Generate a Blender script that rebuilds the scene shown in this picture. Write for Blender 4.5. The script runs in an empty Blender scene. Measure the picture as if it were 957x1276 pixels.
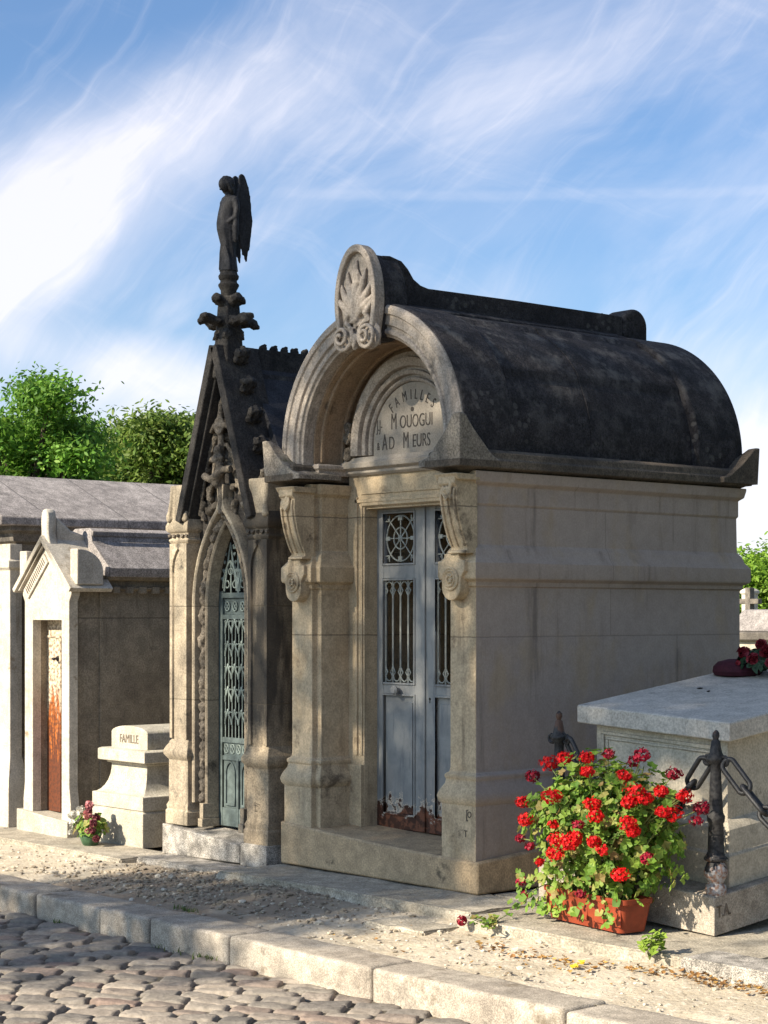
import bpy, bmesh, math, random
import numpy as np
from mathutils import Vector, Matrix, noise
R = math.radians
PI = math.pi
rnd = random.Random(7)
sc = bpy.context.scene
C = sc.collection

# ------------------------------------------------------------------ camera
AY = R(40.7)
FW = Vector((-math.cos(AY), math.sin(AY), 0)); RT = Vector((math.sin(AY), math.cos(AY), 0))
cam = bpy.data.cameras.new('camera'); co = bpy.data.objects.new('camera', cam); C.objects.link(co)
co.location = (0, 0, 1.55)
co.rotation_euler = (R(90), 0, math.atan2(-FW.x, FW.y))
cam.sensor_fit = 'VERTICAL'; cam.sensor_height = 36; cam.lens = 2329.0 / 1276 * 36
cam.shift_y = 127.0 / 1276
cam.clip_end = 3000; cam.clip_start = 0.1
sc.camera = co

# ------------------------------------------------------------------ object helpers
def obj(name, bm, mat, root=None, parent=None, bevel=0, label=None, smooth=35, seg=2):
    """link a bmesh (world coordinates) as one mesh object; root = the thing's Empty, parent = part it hangs from"""
    bmesh.ops.remove_doubles(bm, verts=bm.verts, dist=1e-5)
    bmesh.ops.recalc_face_normals(bm, faces=bm.faces)
    lim = math.radians(smooth)
    for f in bm.faces: f.smooth = True
    for e in bm.edges:
        if len(e.link_faces) == 2:
            e.smooth = e.link_faces[0].normal.angle(e.link_faces[1].normal, 0) < lim
    off = Vector((0, 0, 0))
    if root is not None: off = Vector(root.location)
    bm.transform(Matrix.Translation(-off))
    me = bpy.data.meshes.new(name); bm.to_mesh(me); bm.free()
    return objm(name, me, mat, root, parent, bevel, label, seg)

def objm(name, me, mat, root=None, parent=None, bevel=0, label=None, seg=2):
    if not me.materials: me.materials.append(mat)
    o = bpy.data.objects.new(name, me); C.objects.link(o)
    if parent is not None: o.parent = parent
    elif root is not None: o.parent = root
    if bevel:
        m = o.modifiers.new('b', 'BEVEL'); m.width = bevel; m.segments = seg; m.limit_method = 'ANGLE'; m.angle_limit = R(38)
        m.harden_normals = False
    if label: o['label'] = label
    return o

def tag(o, label, cat=None, group=None, kind=None):
    if label: o['label'] = label
    if cat: o['category'] = cat
    if group: o['group'] = group
    if kind: o['kind'] = kind
    return o

def thing(name, label, cat, loc, group=None):
    o = bpy.data.objects.new(name, None); C.objects.link(o); o.location = loc
    o.empty_display_size = 0.2
    return tag(o, label, cat, group)

def struct(name, bm, mat, **k):
    o = obj(name, bm, mat, **k); o['kind'] = 'structure'; return o

# ------------------------------------------------------------------ shape helpers
def box(bm, x0, x1, y0, y1, z0, z1):
    v = [bm.verts.new(p) for p in ((x0,y0,z0),(x1,y0,z0),(x1,y1,z0),(x0,y1,z0),(x0,y0,z1),(x1,y0,z1),(x1,y1,z1),(x0,y1,z1))]
    for f in ((0,3,2,1),(4,5,6,7),(0,1,5,4),(1,2,6,5),(2,3,7,6),(3,0,4,7)): bm.faces.new([v[i] for i in f])
    return v

def hexa(bm, pts):
    v = [bm.verts.new(p) for p in pts]
    for f in ((0,3,2,1),(4,5,6,7),(0,1,5,4),(1,2,6,5),(2,3,7,6),(3,0,4,7)): bm.faces.new([v[i] for i in f])
    return v

def offpoly(poly, d):
    n = len(poly); out = []
    for i in range(n):
        p0 = Vector(poly[i-1]); p1 = Vector(poly[i]); p2 = Vector(poly[(i+1) % n])
        e1 = (p1-p0).normalized(); e2 = (p2-p1).normalized()
        n1 = Vector((e1.y, -e1.x)); n2 = Vector((e2.y, -e2.x))
        k = n1 + n2; den = 1 + n1.dot(n2)
        out.append(p1 + k*(d/max(den, .2)))
    return out

def loft(bm, poly, prof, cap=True):
    """closed CCW plan polygon swept up a (offset, z) profile"""
    rings = []
    for d, z in prof:
        rings.append([bm.verts.new((p.x, p.y, z)) for p in offpoly(poly, d)])
    n = len(poly)
    for a, b in zip(rings, rings[1:]):
        for i in range(n): bm.faces.new((a[i], a[(i+1)%n], b[(i+1)%n], b[i]))
    if cap:
        bm.faces.new(rings[0][::-1]); bm.faces.new(rings[-1])

def rect(x0, x1, y0, y1): return [(x0,y0),(x1,y0),(x1,y1),(x0,y1)]

def prism(bm, pts, a0, a1, axis='y'):
    """2D polygon extruded along an axis. axis y: pts (x,z); axis x: pts (y,z)"""
    def mk(p, a): return (p[0], a, p[1]) if axis == 'y' else (a, p[0], p[1])
    A = [bm.verts.new(mk(p, a0)) for p in pts]; B = [bm.verts.new(mk(p, a1)) for p in pts]
    n = len(pts)
    for i in range(n): bm.faces.new((A[i], A[(i+1)%n], B[(i+1)%n], B[i]))
    bm.faces.new(A); bm.faces.new(B[::-1])

def arcsweep(bm, cx, cz, prof, a0=0, a1=PI, n=48, legs=0):
    """closed profile of (r, y) swept round (cx, cz) in the XZ plane; legs: straight drop under both ends"""
    rings = []
    if legs: rings.append([bm.verts.new((cx + r*math.cos(a0), y, cz-legs)) for r, y in prof])
    for i in range(n+1):
        a = a0 + (a1-a0)*i/n
        rings.append([bm.verts.new((cx + r*math.cos(a), y, cz + r*math.sin(a))) for r, y in prof])
    if legs: rings.append([bm.verts.new((cx + r*math.cos(a1), y, cz-legs)) for r, y in prof])
    m = len(prof)
    for A, B in zip(rings, rings[1:]):
        for j in range(m): bm.faces.new((A[j], A[(j+1)%m], B[(j+1)%m], B[j]))
    bm.faces.new(rings[0]); bm.faces.new(rings[-1][::-1])

def pathsweep(bm, path, nrm, prof):
    """open path in XZ with per-point outward unit normals; profile (d, y)"""
    rings = [[bm.verts.new((p[0]+q[0]*d, y, p[1]+q[1]*d)) for d, y in prof] for p, q in zip(path, nrm)]
    m = len(prof)
    for A, B in zip(rings, rings[1:]):
        for j in range(m): bm.faces.new((A[j], A[(j+1)%m], B[(j+1)%m], B[j]))
    bm.faces.new(rings[0]); bm.faces.new(rings[-1][::-1])

def tube(bm, pts, r, n=8, closed=False, cap=True):
    pts = [Vector(p) for p in pts]; N = len(pts)
    rr = r if isinstance(r, (list, tuple)) else [r]*N
    rings = []; up = None
    for i, p in enumerate(pts):
        if closed: t = (pts[(i+1)%N] - pts[i-1]).normalized()
        else: t = (pts[min(i+1, N-1)] - pts[max(i-1, 0)]).normalized()
        if up is None:
            up = t.orthogonal().normalized()
        up = (up - t*up.dot(t));
        up = up.normalized() if up.length > 1e-6 else t.orthogonal().normalized()
        s = t.cross(up)
        rings.append([bm.verts.new(p + (up*math.cos(2*PI*k/n) + s*math.sin(2*PI*k/n))*rr[i]) for k in range(n)])
    pr = list(zip(rings, rings[1:])) + ([(rings[-1], rings[0])] if closed else [])
    for A, B in pr:
        for k in range(n): bm.faces.new((A[k], A[(k+1)%n], B[(k+1)%n], B[k]))
    if cap and not closed: bm.faces.new(rings[0][::-1]); bm.faces.new(rings[-1])

def lathe(bm, prof, c, n=24, axis='z'):
    rings = []
    for r, h in prof:
        rg = []
        for k in range(n):
            a = 2*PI*k/n
            p = Vector((r*math.cos(a), r*math.sin(a), h))
            if axis == 'y': p = Vector((p.x, -p.z, p.y))     # grows towards the viewer (-y)
            rg.append(bm.verts.new(p + Vector(c)))
        rings.append(rg)
    for A, B in zip(rings, rings[1:]):
        for k in range(n): bm.faces.new((A[k], A[(k+1)%n], B[(k+1)%n], B[k]))
    bm.faces.new(rings[0][::-1]); bm.faces.new(rings[-1])

def blob(bm, c, s, sub=2, amp=.25, freq=9, seed=0, rot=None):
    g = bmesh.ops.create_icosphere(bm, subdivisions=sub, radius=1)
    for v in g['verts']:
        p = v.co.copy(); k = 1 + amp*noise.noise(p*freq*.25 + Vector((seed*3.1, seed*1.7, 0)))*2
        p = Vector((p.x*s[0], p.y*s[1], p.z*s[2]))*k
        if rot: p = rot @ p
        v.co = p + Vector(c)

def remesh(bm, vox, smooth=3):
    """fuse overlapping pieces into ONE continuous surface"""
    bmesh.ops.recalc_face_normals(bm, faces=bm.faces)
    me = bpy.data.meshes.new('t'); bm.to_mesh(me); bm.free()
    o = bpy.data.objects.new('t', me); C.objects.link(o)
    m = o.modifiers.new('r', 'REMESH'); m.mode = 'VOXEL'; m.voxel_size = vox
    if smooth:
        s = o.modifiers.new('s', 'SMOOTH'); s.iterations = smooth; s.factor = .5
    dg = bpy.context.evaluated_depsgraph_get(); dg.update()
    me2 = bpy.data.meshes.new_from_object(o.evaluated_get(dg))
    out = bmesh.new(); out.from_mesh(me2)
    bpy.data.objects.remove(o); bpy.data.meshes.remove(me); bpy.data.meshes.remove(me2)
    return out

def textbm(s, size, center, sx=1, extr=.003, align='CENTER', rot=0, bold=0):
    """lettering standing in an XZ plane facing -y"""
    cu = bpy.data.curves.new('t', 'FONT'); cu.body = s; cu.size = size; cu.extrude = extr; cu.align_x = align
    cu.offset = bold
    o = bpy.data.objects.new('t', cu); C.objects.link(o)
    dg = bpy.context.evaluated_depsgraph_get(); dg.update()
    me = bpy.data.meshes.new_from_object(o.evaluated_get(dg))
    b = bmesh.new(); b.from_mesh(me); bpy.data.objects.remove(o); bpy.data.curves.remove(cu)
    M = Matrix.Translation(center) @ Matrix.Rotation(rot, 4, 'Y') @ Matrix.Rotation(R(90), 4, 'X') @ Matrix.Diagonal((sx, 1, 1, 1))
    b.transform(M); bpy.data.meshes.remove(me); return b

def join(bm, other):
    me = bpy.data.meshes.new('j'); other.to_mesh(me); other.free(); bm.from_mesh(me); bpy.data.meshes.remove(me)

def rough_up(bm, amp, freq=3, cut=0):
    for v in bm.verts:
        v.co += noise.noise_vector(v.co*freq)*amp

# ------------------------------------------------------------------ materials
class NT:
    def __init__(s, name):
        s.m = bpy.data.materials.new(name); s.m.use_nodes = True; s.t = s.m.node_tree; s.t.nodes.clear()
        s.out = s.n('ShaderNodeOutputMaterial')
    def n(s, t, **k):
        x = s.t.nodes.new(t)
        for a, b in k.items():
            if a in ('inp',):
                for i, v in b.items(): x.inputs[i].default_value = v
            else: setattr(x, a, b)
        return x
    def l(s, a, b): s.t.links.new(a, b)
    def noise(s, vec, scale, detail=4, rough=.55, dist=0, w=None):
        x = s.n('ShaderNodeTexNoise'); x.inputs['Scale'].default_value = scale; x.inputs['Detail'].default_value = detail
        x.inputs['Roughness'].default_value = rough; x.inputs['Distortion'].default_value = dist
        s.l(vec, x.inputs['Vector']); return x.outputs['Fac']
    def mapping(s, vec, sc=(1,1,1), loc=(0,0,0), rot=(0,0,0)):
        x = s.n('ShaderNodeMapping'); x.inputs['Scale'].default_value = sc; x.inputs['Location'].default_value = loc
        x.inputs['Rotation'].default_value = rot; s.l(vec, x.inputs['Vector']); return x.outputs[0]
    def ramp(s, f, a, b, c0=0, c1=1):
        x = s.n('ShaderNodeMapRange'); x.interpolation_type = 'SMOOTHSTEP'
        for i, v in zip(range(1,5), (a,b,c0,c1)): x.inputs[i].default_value = v
        s.l(f, x.inputs[0]); return x.outputs[0]
    def mix(s, f, a, b, mode='MIX'):
        x = s.n('ShaderNodeMix', data_type='RGBA', blend_type=mode)
        if isinstance(f, (int, float)): x.inputs[0].default_value = f
        else: s.l(f, x.inputs[0])
        for v, i in ((a, 6), (b, 7)):
            if isinstance(v, (tuple, list)): x.inputs[i].default_value = (*v[:3], 1)
            else: s.l(v, x.inputs[i])
        return x.outputs[2]
    def math(s, op, a, b=0, c=0):
        x = s.n('ShaderNodeMath', operation=op)
        for i, v in enumerate((a, b, c)):
            if isinstance(v, (int, float)): x.inputs[i].default_value = v
            else: s.l(v, x.inputs[i])
        return x.outputs[0]
    def bsdf(s, col, rough=.85, bump=None, bstr=.3, bdist=.01, metal=0, spec=.3, trans=0):
        b = s.n('ShaderNodeBsdfPrincipled')
        if isinstance(col, (tuple, list)): b.inputs['Base Color'].default_value = (*col[:3], 1)
        else: s.l(col, b.inputs['Base Color'])
        if isinstance(rough, (int, float)): b.inputs['Roughness'].default_value = rough
        else: s.l(rough, b.inputs['Roughness'])
        b.inputs['Metallic'].default_value = metal; b.inputs['Specular IOR Level'].default_value = spec
        if bump is not None:
            bp = s.n('ShaderNodeBump'); bp.inputs['Strength'].default_value = bstr; bp.inputs['Distance'].default_value = bdist
            s.l(bump, bp.inputs['Height']); s.l(bp.outputs[0], b.inputs['Normal'])
        if trans:
            t = s.n('ShaderNodeBsdfTranslucent'); mx = s.n('ShaderNodeMixShader'); mx.inputs[0].default_value = trans
            if isinstance(col, (tuple, list)): t.inputs[0].default_value = (*col[:3], 1)
            else: s.l(col, t.inputs[0])
            s.l(b.outputs[0], mx.inputs[1]); s.l(t.outputs[0], mx.inputs[2]); s.l(mx.outputs[0], s.out.inputs[0])
        else: s.l(b.outputs[0], s.out.inputs[0])
        return s.m

def stone(name, base, var, streak=0., streakcol=(.05,.045,.04), grit=.15, moss=0., mosscol=(.05,.055,.02),
          blot=0., blotcol=(.03,.028,.026), jz=(), jy=(), jx=(), bump=.35, rough=.9, gscale=90, jw=.004, warm=None, bd=.006, crust=None, lichen=0, jstr=.8, soft=1):
    s = NT(name); g = s.n('ShaderNodeNewGeometry'); P = g.outputs['Position']
    n1 = s.noise(P, 1.7, 5, .6); n2 = s.noise(P, 11, 6, .65); n3 = s.noise(P, gscale, 3, .6)
    col = s.mix(s.ramp(n1, .35, .68, 0, soft), base, var)
    if warm:
        nw = s.noise(s.mapping(P, (1,1,.6), (3,7,1)), 3.1, 4, .6)
        col = s.mix(s.math('MULTIPLY', s.ramp(nw, .5, .72), .75), col, warm)
    dk = s.ramp(n2, .3, .7, 1-grit*1.2, 1+grit*.6)
    col = s.mix(1, col, s.cmb(dk) if hasattr(s, 'cmb') else gray(s, dk), 'MULTIPLY')
    sp = s.ramp(n3, .32, .68, 1-grit*1.3, 1+grit*1.1)
    col = s.mix(1, col, gray(s, sp), 'MULTIPLY')
    if streak:
        st = s.noise(s.mapping(P, (7,7,.55)), 1.6, 6, .7); st2 = s.noise(P, 2.3, 4, .6)
        f = s.math('MULTIPLY', s.ramp(st, .5, .72), s.ramp(st2, .38, .62))
        col = s.mix(s.math('MULTIPLY', f, streak), col, streakcol)
    if blot:
        bn = s.noise(P, 4.2, 8, .72)
        col = s.mix(s.ramp(bn, .62-.2*blot, .74-.16*blot, 0, .92), col, blotcol)
    if crust:
        z0_, cc_ = crust; sz_ = s.n('ShaderNodeSeparateXYZ'); s.l(P, sz_.inputs[0]); cn_ = s.noise(P, 6, 7, .7)
        f_ = s.ramp(s.math('ADD', sz_.outputs[2], s.math('MULTIPLY', s.math('SUBTRACT', cn_, .5), .5)), z0_-.05, z0_+.12, 0, .85)
        col = s.mix(s.math('MULTIPLY', f_, s.ramp(s.noise(s.mapping(P,(5,5,1)), 1.5, 5), .35, .5, .35, 1)), col, cc_)
    if lichen:
        vo_ = s.n('ShaderNodeTexVoronoi'); vo_.inputs['Scale'].default_value = 17; s.l(s.mapping(P,(1,1,1),(.3,.2,.7)), vo_.inputs['Vector'])
        ln_ = s.noise(P, 1.9, 4, .6); ld_ = s.noise(P, 38, 5, .75)
        f_ = s.math('MULTIPLY', s.ramp(s.math('ADD', vo_.outputs['Distance'], s.math('MULTIPLY', ld_, .5)), .62, .50), s.ramp(ln_, .5, .62))
        col = s.mix(s.math('MULTIPLY', f_, lichen), col, (.17,.16,.145))
        f_ = s.math('MULTIPLY', s.ramp(ld_, .54, .60), s.ramp(s.noise(s.mapping(P,(1,1,1),(5,2,1)), 2.2, 4, .6), .5, .58))
        col = s.mix(f_, col, (.012,.011,.010))
    if moss:
        mn = s.noise(P, 5.5, 7, .7); sep = s.n('ShaderNodeSeparateXYZ'); s.l(g.outputs['Normal'], sep.inputs[0])
        f = s.math('MULTIPLY', s.ramp(mn, .6-.2*moss, .75-.1*moss), s.ramp(sep.outputs[2], .05, .7, .25, 1))
        col = s.mix(f, col, mosscol)
    h = s.math('ADD', s.math('MULTIPLY', n2, .6), s.math('MULTIPLY', n3, .4))
    if jz or jy or jx:
        sp2 = s.n('ShaderNodeSeparateXYZ'); s.l(P, sp2.inputs[0]); nrm = s.n('ShaderNodeSeparateXYZ'); s.l(g.outputs['Normal'], nrm.inputs[0])
        tot = None
        def add(f):
            nonlocal tot
            tot = f if tot is None else s.math('MAXIMUM', tot, f)
        wob = s.math('MULTIPLY', s.math('SUBTRACT', s.noise(P, 30, 2), .5), .006)
        def ln(axis, c):
            d = s.math('ABSOLUTE', s.math('SUBTRACT', s.math('ADD', sp2.outputs[axis], wob), c))
            return s.ramp(d, jw*.4, jw*1.3, 1, 0)
        vert = s.ramp(s.math('ABSOLUTE', nrm.outputs[2]), .3, .5, 1, 0)
        for z in jz: add(s.math('MULTIPLY', ln(2, z), vert))
        for y, za, zb in jy:
            k = s.math('MULTIPLY', s.math('GREATER_THAN', sp2.outputs[2], za), s.math('LESS_THAN', sp2.outputs[2], zb))
            add(s.math('MULTIPLY', s.math('MULTIPLY', ln(1, y), k), s.ramp(s.math('ABSOLUTE', nrm.outputs[1]), .5, .8, 1, 0)))
        for x, za, zb in jx:
            k = s.math('MULTIPLY', s.math('GREATER_THAN', sp2.outputs[2], za), s.math('LESS_THAN', sp2.outputs[2], zb))
            add(s.math('MULTIPLY', s.math('MULTIPLY', ln(0, x), k), s.ramp(s.math('ABSOLUTE', nrm.outputs[0]), .5, .8, 1, 0)))
        col = s.mix(s.math('MULTIPLY', tot, jstr), col, tuple(c*.3 for c in base))
        h = s.math('SUBTRACT', h, s.math('MULTIPLY', tot, .8))
    return s.bsdf(col, rough, h, bump, bd)

def gray(s, f):
    x = s.n('ShaderNodeCombineColor')
    for i in range(3): s.l(f, x.inputs[i])
    return x.outputs[0]

def leafmat(name, cols, trans=.35, rough=.55, spec=.3):
    s = NT(name); g = s.n('ShaderNodeNewGeometry')
    r = s.n('ShaderNodeValToRGB'); s.l(g.outputs['Random Per Island'], r.inputs[0])
    el = r.color_ramp.elements
    while len(el) > 1: el.remove(el[-1])
    el[0].position = 0; el[0].color = (*cols[0], 1)
    for i, c in enumerate(cols[1:], 1):
        e = el.new(i/(len(cols)-1)); e.color = (*c, 1)
    n = s.noise(g.outputs['Position'], 1.1, 3)
    col = s.mix(1, r.outputs[0], gray(s, s.ramp(n, .3, .7, .75, 1.2)), 'MULTIPLY')
    return s.bsdf(col, rough, trans=trans, spec=spec)

def plain(name, col, rough=.6, metal=0, var=.3, scale=20, bump=.1, spec=.3):
    s = NT(name); g = s.n('ShaderNodeNewGeometry'); n = s.noise(g.outputs['Position'], scale, 5, .65)
    c = s.mix(s.ramp(n, .3, .7), tuple(k*(1-var) for k in col), tuple(min(1,k*(1+var*.6)) for k in col))
    return s.bsdf(c, rough, n, bump, .004, metal, spec)

M = {}
WARM = (.36, .25, .13)
M['facade'] = stone('limestone_facade', (.52,.405,.265), (.43,.335,.215), streak=.75, streakcol=(.12,.09,.06), blot=.3, blotcol=(.12,.09,.06), warm=(.36,.26,.15), jz=(1.42,2.145), grit=.14)
M['side'] = stone('limestone_side_shaded', (.40,.325,.27), (.35,.28,.235), streak=.7, streakcol=(.15,.12,.10), jz=(1.42,2.155),  # darker than the facade; part of the wall's shade is in its colour
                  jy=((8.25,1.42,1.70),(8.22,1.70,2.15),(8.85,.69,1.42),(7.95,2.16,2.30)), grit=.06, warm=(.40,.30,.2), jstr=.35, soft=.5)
M['arch'] = stone('arch_stone', (.42,.355,.29), (.31,.265,.225), streak=.8, streakcol=(.085,.07,.055), blot=.4, blotcol=(.08,.07,.058), grit=.2)
M['vault'] = stone('vault_stone', (.33,.235,.15), (.28,.19,.12), streak=.3, blot=.2, blotcol=(.09,.07,.05), grit=.15)
M['roof'] = stone('lichen_blackened_roof', (.047,.042,.043), (.030,.027,.030), streak=.5, streakcol=(.016,.015,.016), blot=.45, blotcol=(.014,.013,.014), moss=.6, mosscol=(.12,.11,.10), grit=.35, bump=.9, bd=.02, lichen=.35)
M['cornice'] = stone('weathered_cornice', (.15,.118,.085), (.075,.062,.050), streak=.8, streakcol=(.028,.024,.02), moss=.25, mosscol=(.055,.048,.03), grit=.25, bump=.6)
M['acro'] = stone('mossy_corner_stone', (.30,.255,.205), (.17,.15,.12), streak=.7, streakcol=(.05,.045,.038), moss=.5, mosscol=(.06,.058,.026), grit=.3, bump=.7)
M['step'] = stone('worn_step_stone', (.50,.36,.215), (.41,.30,.185), streak=.3, blot=.1, blotcol=(.12,.09,.06), grit=.18)
M['ledge'] = stone('pitted_ledge_stone', (.44,.39,.31), (.36,.315,.245), blot=.1, blotcol=(.12,.10,.08), grit=.25, bump=.8, bd=.02)
M['panel'] = stone('inscription_marble', (.38,.33,.27), (.32,.275,.225), streak=.5, streakcol=(.17,.14,.11), grit=.1)
M['chapel'] = stone('chapel_limestone', (.40,.33,.235), (.28,.23,.17), streak=.8, streakcol=(.05,.042,.034), blot=.25, blotcol=(.05,.044,.038), grit=.2, jz=(.98,1.6))
M['chapelgrime'] = stone('grimy_chapel_limestone', (.38,.30,.20), (.27,.215,.15), streak=.8, streakcol=(.05,.042,.034), blot=.3, blotcol=(.04,.035,.03), grit=.22, jz=(.98,1.6), crust=(.74,(.045,.038,.032)))
M['chapeldark'] = stone('soot_blackened_limestone', (.055,.048,.042), (.028,.026,.025), streak=.6, streakcol=(.014,.013,.013), moss=.35, mosscol=(.11,.095,.07), grit=.35, bump=.7, bd=.012)
M['carve'] = stone('carved_dark_stone', (.20,.165,.125), (.09,.076,.062), blot=.4, blotcol=(.028,.025,.022), grit=.35, bump=.7, bd=.012)
M['slate'] = stone('chapel_roof_slabs', (.05,.05,.056), (.035,.035,.04), streak=.4, streakcol=(.02,.02,.022), grit=.25, bump=.4, jz=(2.45,2.8,3.1))
M['statue'] = stone('blackened_statue', (.030,.029,.032), (.020,.020,.024), moss=.15, mosscol=(.07,.062,.045), grit=.3, bump=.4, rough=.7)
M['granite'] = stone('grey_granite', (.38,.345,.30), (.34,.31,.27), grit=.5, gscale=170, bump=.3)
M['white'] = stone('bleached_limestone', (.55,.50,.42), (.44,.39,.32), streak=.7, streakcol=(.20,.15,.09), blot=.12, blotcol=(.22,.16,.1), grit=.15)
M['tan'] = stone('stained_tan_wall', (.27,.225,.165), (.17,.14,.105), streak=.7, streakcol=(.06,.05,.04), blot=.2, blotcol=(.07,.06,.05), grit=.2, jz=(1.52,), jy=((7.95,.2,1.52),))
M['tan_dark'] = stone('shade_toned_grimy_stone', (.19,.165,.135), (.12,.105,.09), streak=.7, streakcol=(.05,.045,.04), blot=.3, blotcol=(.05,.045,.04), grit=.25, jz=(.5,1.1))  # shade of the far left side wall is put into this dark colour
M['slabroof'] = stone('grey_stone_slab_roof', (.31,.28,.265), (.24,.215,.205), streak=.0, grit=.3, blot=.12, blotcol=(.10,.09,.085), jy=((7.35,0,3),(8.05,0,3),(8.7,0,3)), bump=.5, jw=.006)
M['fam'] = stone('sarcophagus_limestone', (.47,.43,.35), (.39,.35,.28), streak=.35, streakcol=(.22,.18,.12), moss=.35, mosscol=(.16,.16,.06), grit=.18)
M['rtomb'] = stone('pale_tomb_limestone', (.54,.475,.37), (.46,.405,.32), streak=.5, streakcol=(.2,.17,.12), blot=.1, blotcol=(.12,.1,.08), grit=.14)
M['rslab'] = stone('pale_tomb_slab', (.53,.485,.42), (.46,.42,.36), streak=.25, blot=.12, blotcol=(.2,.19,.17), grit=.16)
M['kerb'] = stone('granite_kerb', (.42,.365,.295), (.34,.29,.235), grit=.26, gscale=150, blot=.3, blotcol=(.17,.135,.095), bump=.7, bd=.01)
M['letter'] = plain('dark_letter_paint', (.085,.07,.058), .8, var=.4)
M['faintletter'] = plain('weathered_letter_cut', (.16,.13,.1), .9, var=.4)
M['iron'] = plain('painted_black_iron', (.022,.021,.022), .55, 0, .5, 40, .5, .5)
M['dark'] = plain('dark_interior', (.02,.018,.016), .9)
M['terracotta'] = plain('terracotta_plastic', (.25,.045,.018), .5, 0, .25, 14, .15)
M['soil'] = plain('potting_soil', (.04,.028,.018), .95, 0, .5, 40, .8)
M['bark'] = plain('bark', (.09,.07,.05), .95, 0, .5, 10, .9)
M['green_pot'] = plain('green_glazed_pot', (.06,.12,.06), .4, 0, .4, 30, .2)

def door_blue():
    s = NT('weathered_blue_grey_paint'); g = s.n('ShaderNodeNewGeometry'); P = g.outputs['Position']
    n1 = s.noise(P, 5, 6, .65); n2 = s.noise(s.mapping(P, (14,14,2)), 2, 5, .6); n3 = s.noise(P, 60, 3)
    col = s.mix(s.ramp(n1, .35, .65), (.20,.202,.20), (.28,.278,.265))
    col = s.mix(s.math('MULTIPLY', s.ramp(n2, .5, .7), .6), col, (.12,.13,.145))
    sp = s.n('ShaderNodeSeparateXYZ'); s.l(P, sp.inputs[0])
    edge = s.math('ADD', sp.outputs[2], s.math('MULTIPLY', s.math('SUBTRACT', s.noise(P, 13, 7, .7), .5), .55))
    rust = s.ramp(edge, .37, .385, 1, 0)
    pale = s.ramp(s.math('ABSOLUTE', s.math('SUBTRACT', edge, .395)), .006, .014, 1, 0)
    rc = s.mix(s.ramp(s.noise(P, 26, 5), .42, .6), (.055,.022,.013), (.17,.062,.032))
    col = s.mix(pale, col, (.5,.42,.33)); col = s.mix(rust, col, rc)
    return s.bsdf(col, .62, s.math('SUBTRACT', n3, s.math('MULTIPLY', rust, .8)), .35, .004)
M['doorblue'] = door_blue()
def door_rust():
    s = NT('rusted_white_painted_door'); g = s.n('ShaderNodeNewGeometry'); P = g.outputs['Position']
    n1 = s.noise(s.mapping(P, (10,10,1.6)), 1.7, 7, .7); n3 = s.noise(P, 40, 4)
    sp = s.n('ShaderNodeSeparateXYZ'); s.l(P, sp.inputs[0])
    e = s.math('ADD', s.math('MULTIPLY', sp.outputs[2], .55), s.math('MULTIPLY', n1, .9))
    col = s.mix(s.ramp(e, .86, .98), (.115,.032,.012), (.60,.50,.36))
    col = s.mix(s.math('MULTIPLY', s.ramp(e, .80, .86), s.ramp(e, .94, .88)), col, (.36,.10,.015))
    col = s.mix(s.math('MULTIPLY', s.ramp(n3, .42, .6), .7), col, (.06,.022,.012))
    return s.bsdf(col, .7, n3, .3, .004)
M['doorrust'] = door_rust()
M['verdigris'] = plain('pale_green_painted_iron', (.21,.25,.225), .55, 0, .35, 18, .3)
M['verdark'] = plain('dark_green_painted_iron', (.10,.125,.12), .55, 0, .35, 18, .3)

M['grille'] = plain('grey_green_cast_iron', (.26,.27,.245), .6, 0, .3, 30, .3)

# ------------------------------------------------------------------ the domed mausoleum
CX = -8.357; CZ = 2.54
m1 = thing('mausoleum', 'large limestone mausoleum with black barrel roof, arched front and blue grey double door', 'mausoleum', (CX, 8.25, 0))
# sloping step and base
b = bmesh.new()
hexa(b, [(-9.245,7.10,0),(-7.465,7.10,0),(-7.465,7.60,0),(-9.245,7.60,0),(-9.245,7.10,.262),(-7.465,7.10,.178),(-7.465,7.60,.215),(-9.245,7.60,.262)])
bmesh.ops.subdivide_edges(b, edges=b.edges[:], cuts=6, use_grid_fill=True)
for v in b.verts:
    if v.co.z > .17: v.co.z -= .012*math.sin((v.co.x+9.245)/1.78*PI)*(1 if v.co.y < 7.3 else .6)
obj('doorstep', b, M['step'], m1, bevel=.012)
b = bmesh.new(); loft(b, rect(-9.238,-7.468,7.60,9.53), [(0,0),(0,.175),(-.01,.18)]); obj('base_course', b, M['step'], m1, bevel=.008)
plan = [(-9.19,7.15),(-8.99,7.15),(-8.99,7.19),(-8.95,7.19),(-8.95,7.53),(-8.86,7.53),(-8.86,8.9),(-7.854,8.9),(-7.854,7.53),(-7.764,7.53),(-7.764,7.19),(-7.74,7.19),(-7.74,7.15),(-7.53,7.15),(-7.53,9.46),(-9.19,9.46)]
b = bmesh.new()
loft(b, plan, [(.035,.16),(.035,.485),(.05,.505),(.055,.53),(.045,.56),(.022,.60),(.018,.625),(.024,.63),(.024,.65),(.004,.665),(0,.69),(0,1.70),(.012,1.705),(.016,1.73),
    (.045,1.745),(.05,1.76),(.05,1.835),(.02,1.875),(.014,1.90),(.002,1.92),(-.012,1.935),(-.015,2.155),(-.012,2.158),(-.006,2.165),(-.006,2.265),(.02,2.285),(.03,2.33),(.03,2.345)])
o = obj('wall', b, M['facade'], m1, bevel=.004)
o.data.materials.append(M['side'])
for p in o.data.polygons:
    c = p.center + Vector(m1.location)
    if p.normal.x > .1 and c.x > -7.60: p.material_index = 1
    if abs(p.normal.y) < .7 and c.x > -7.56 and p.normal.x > 0: p.material_index = 1
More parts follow.
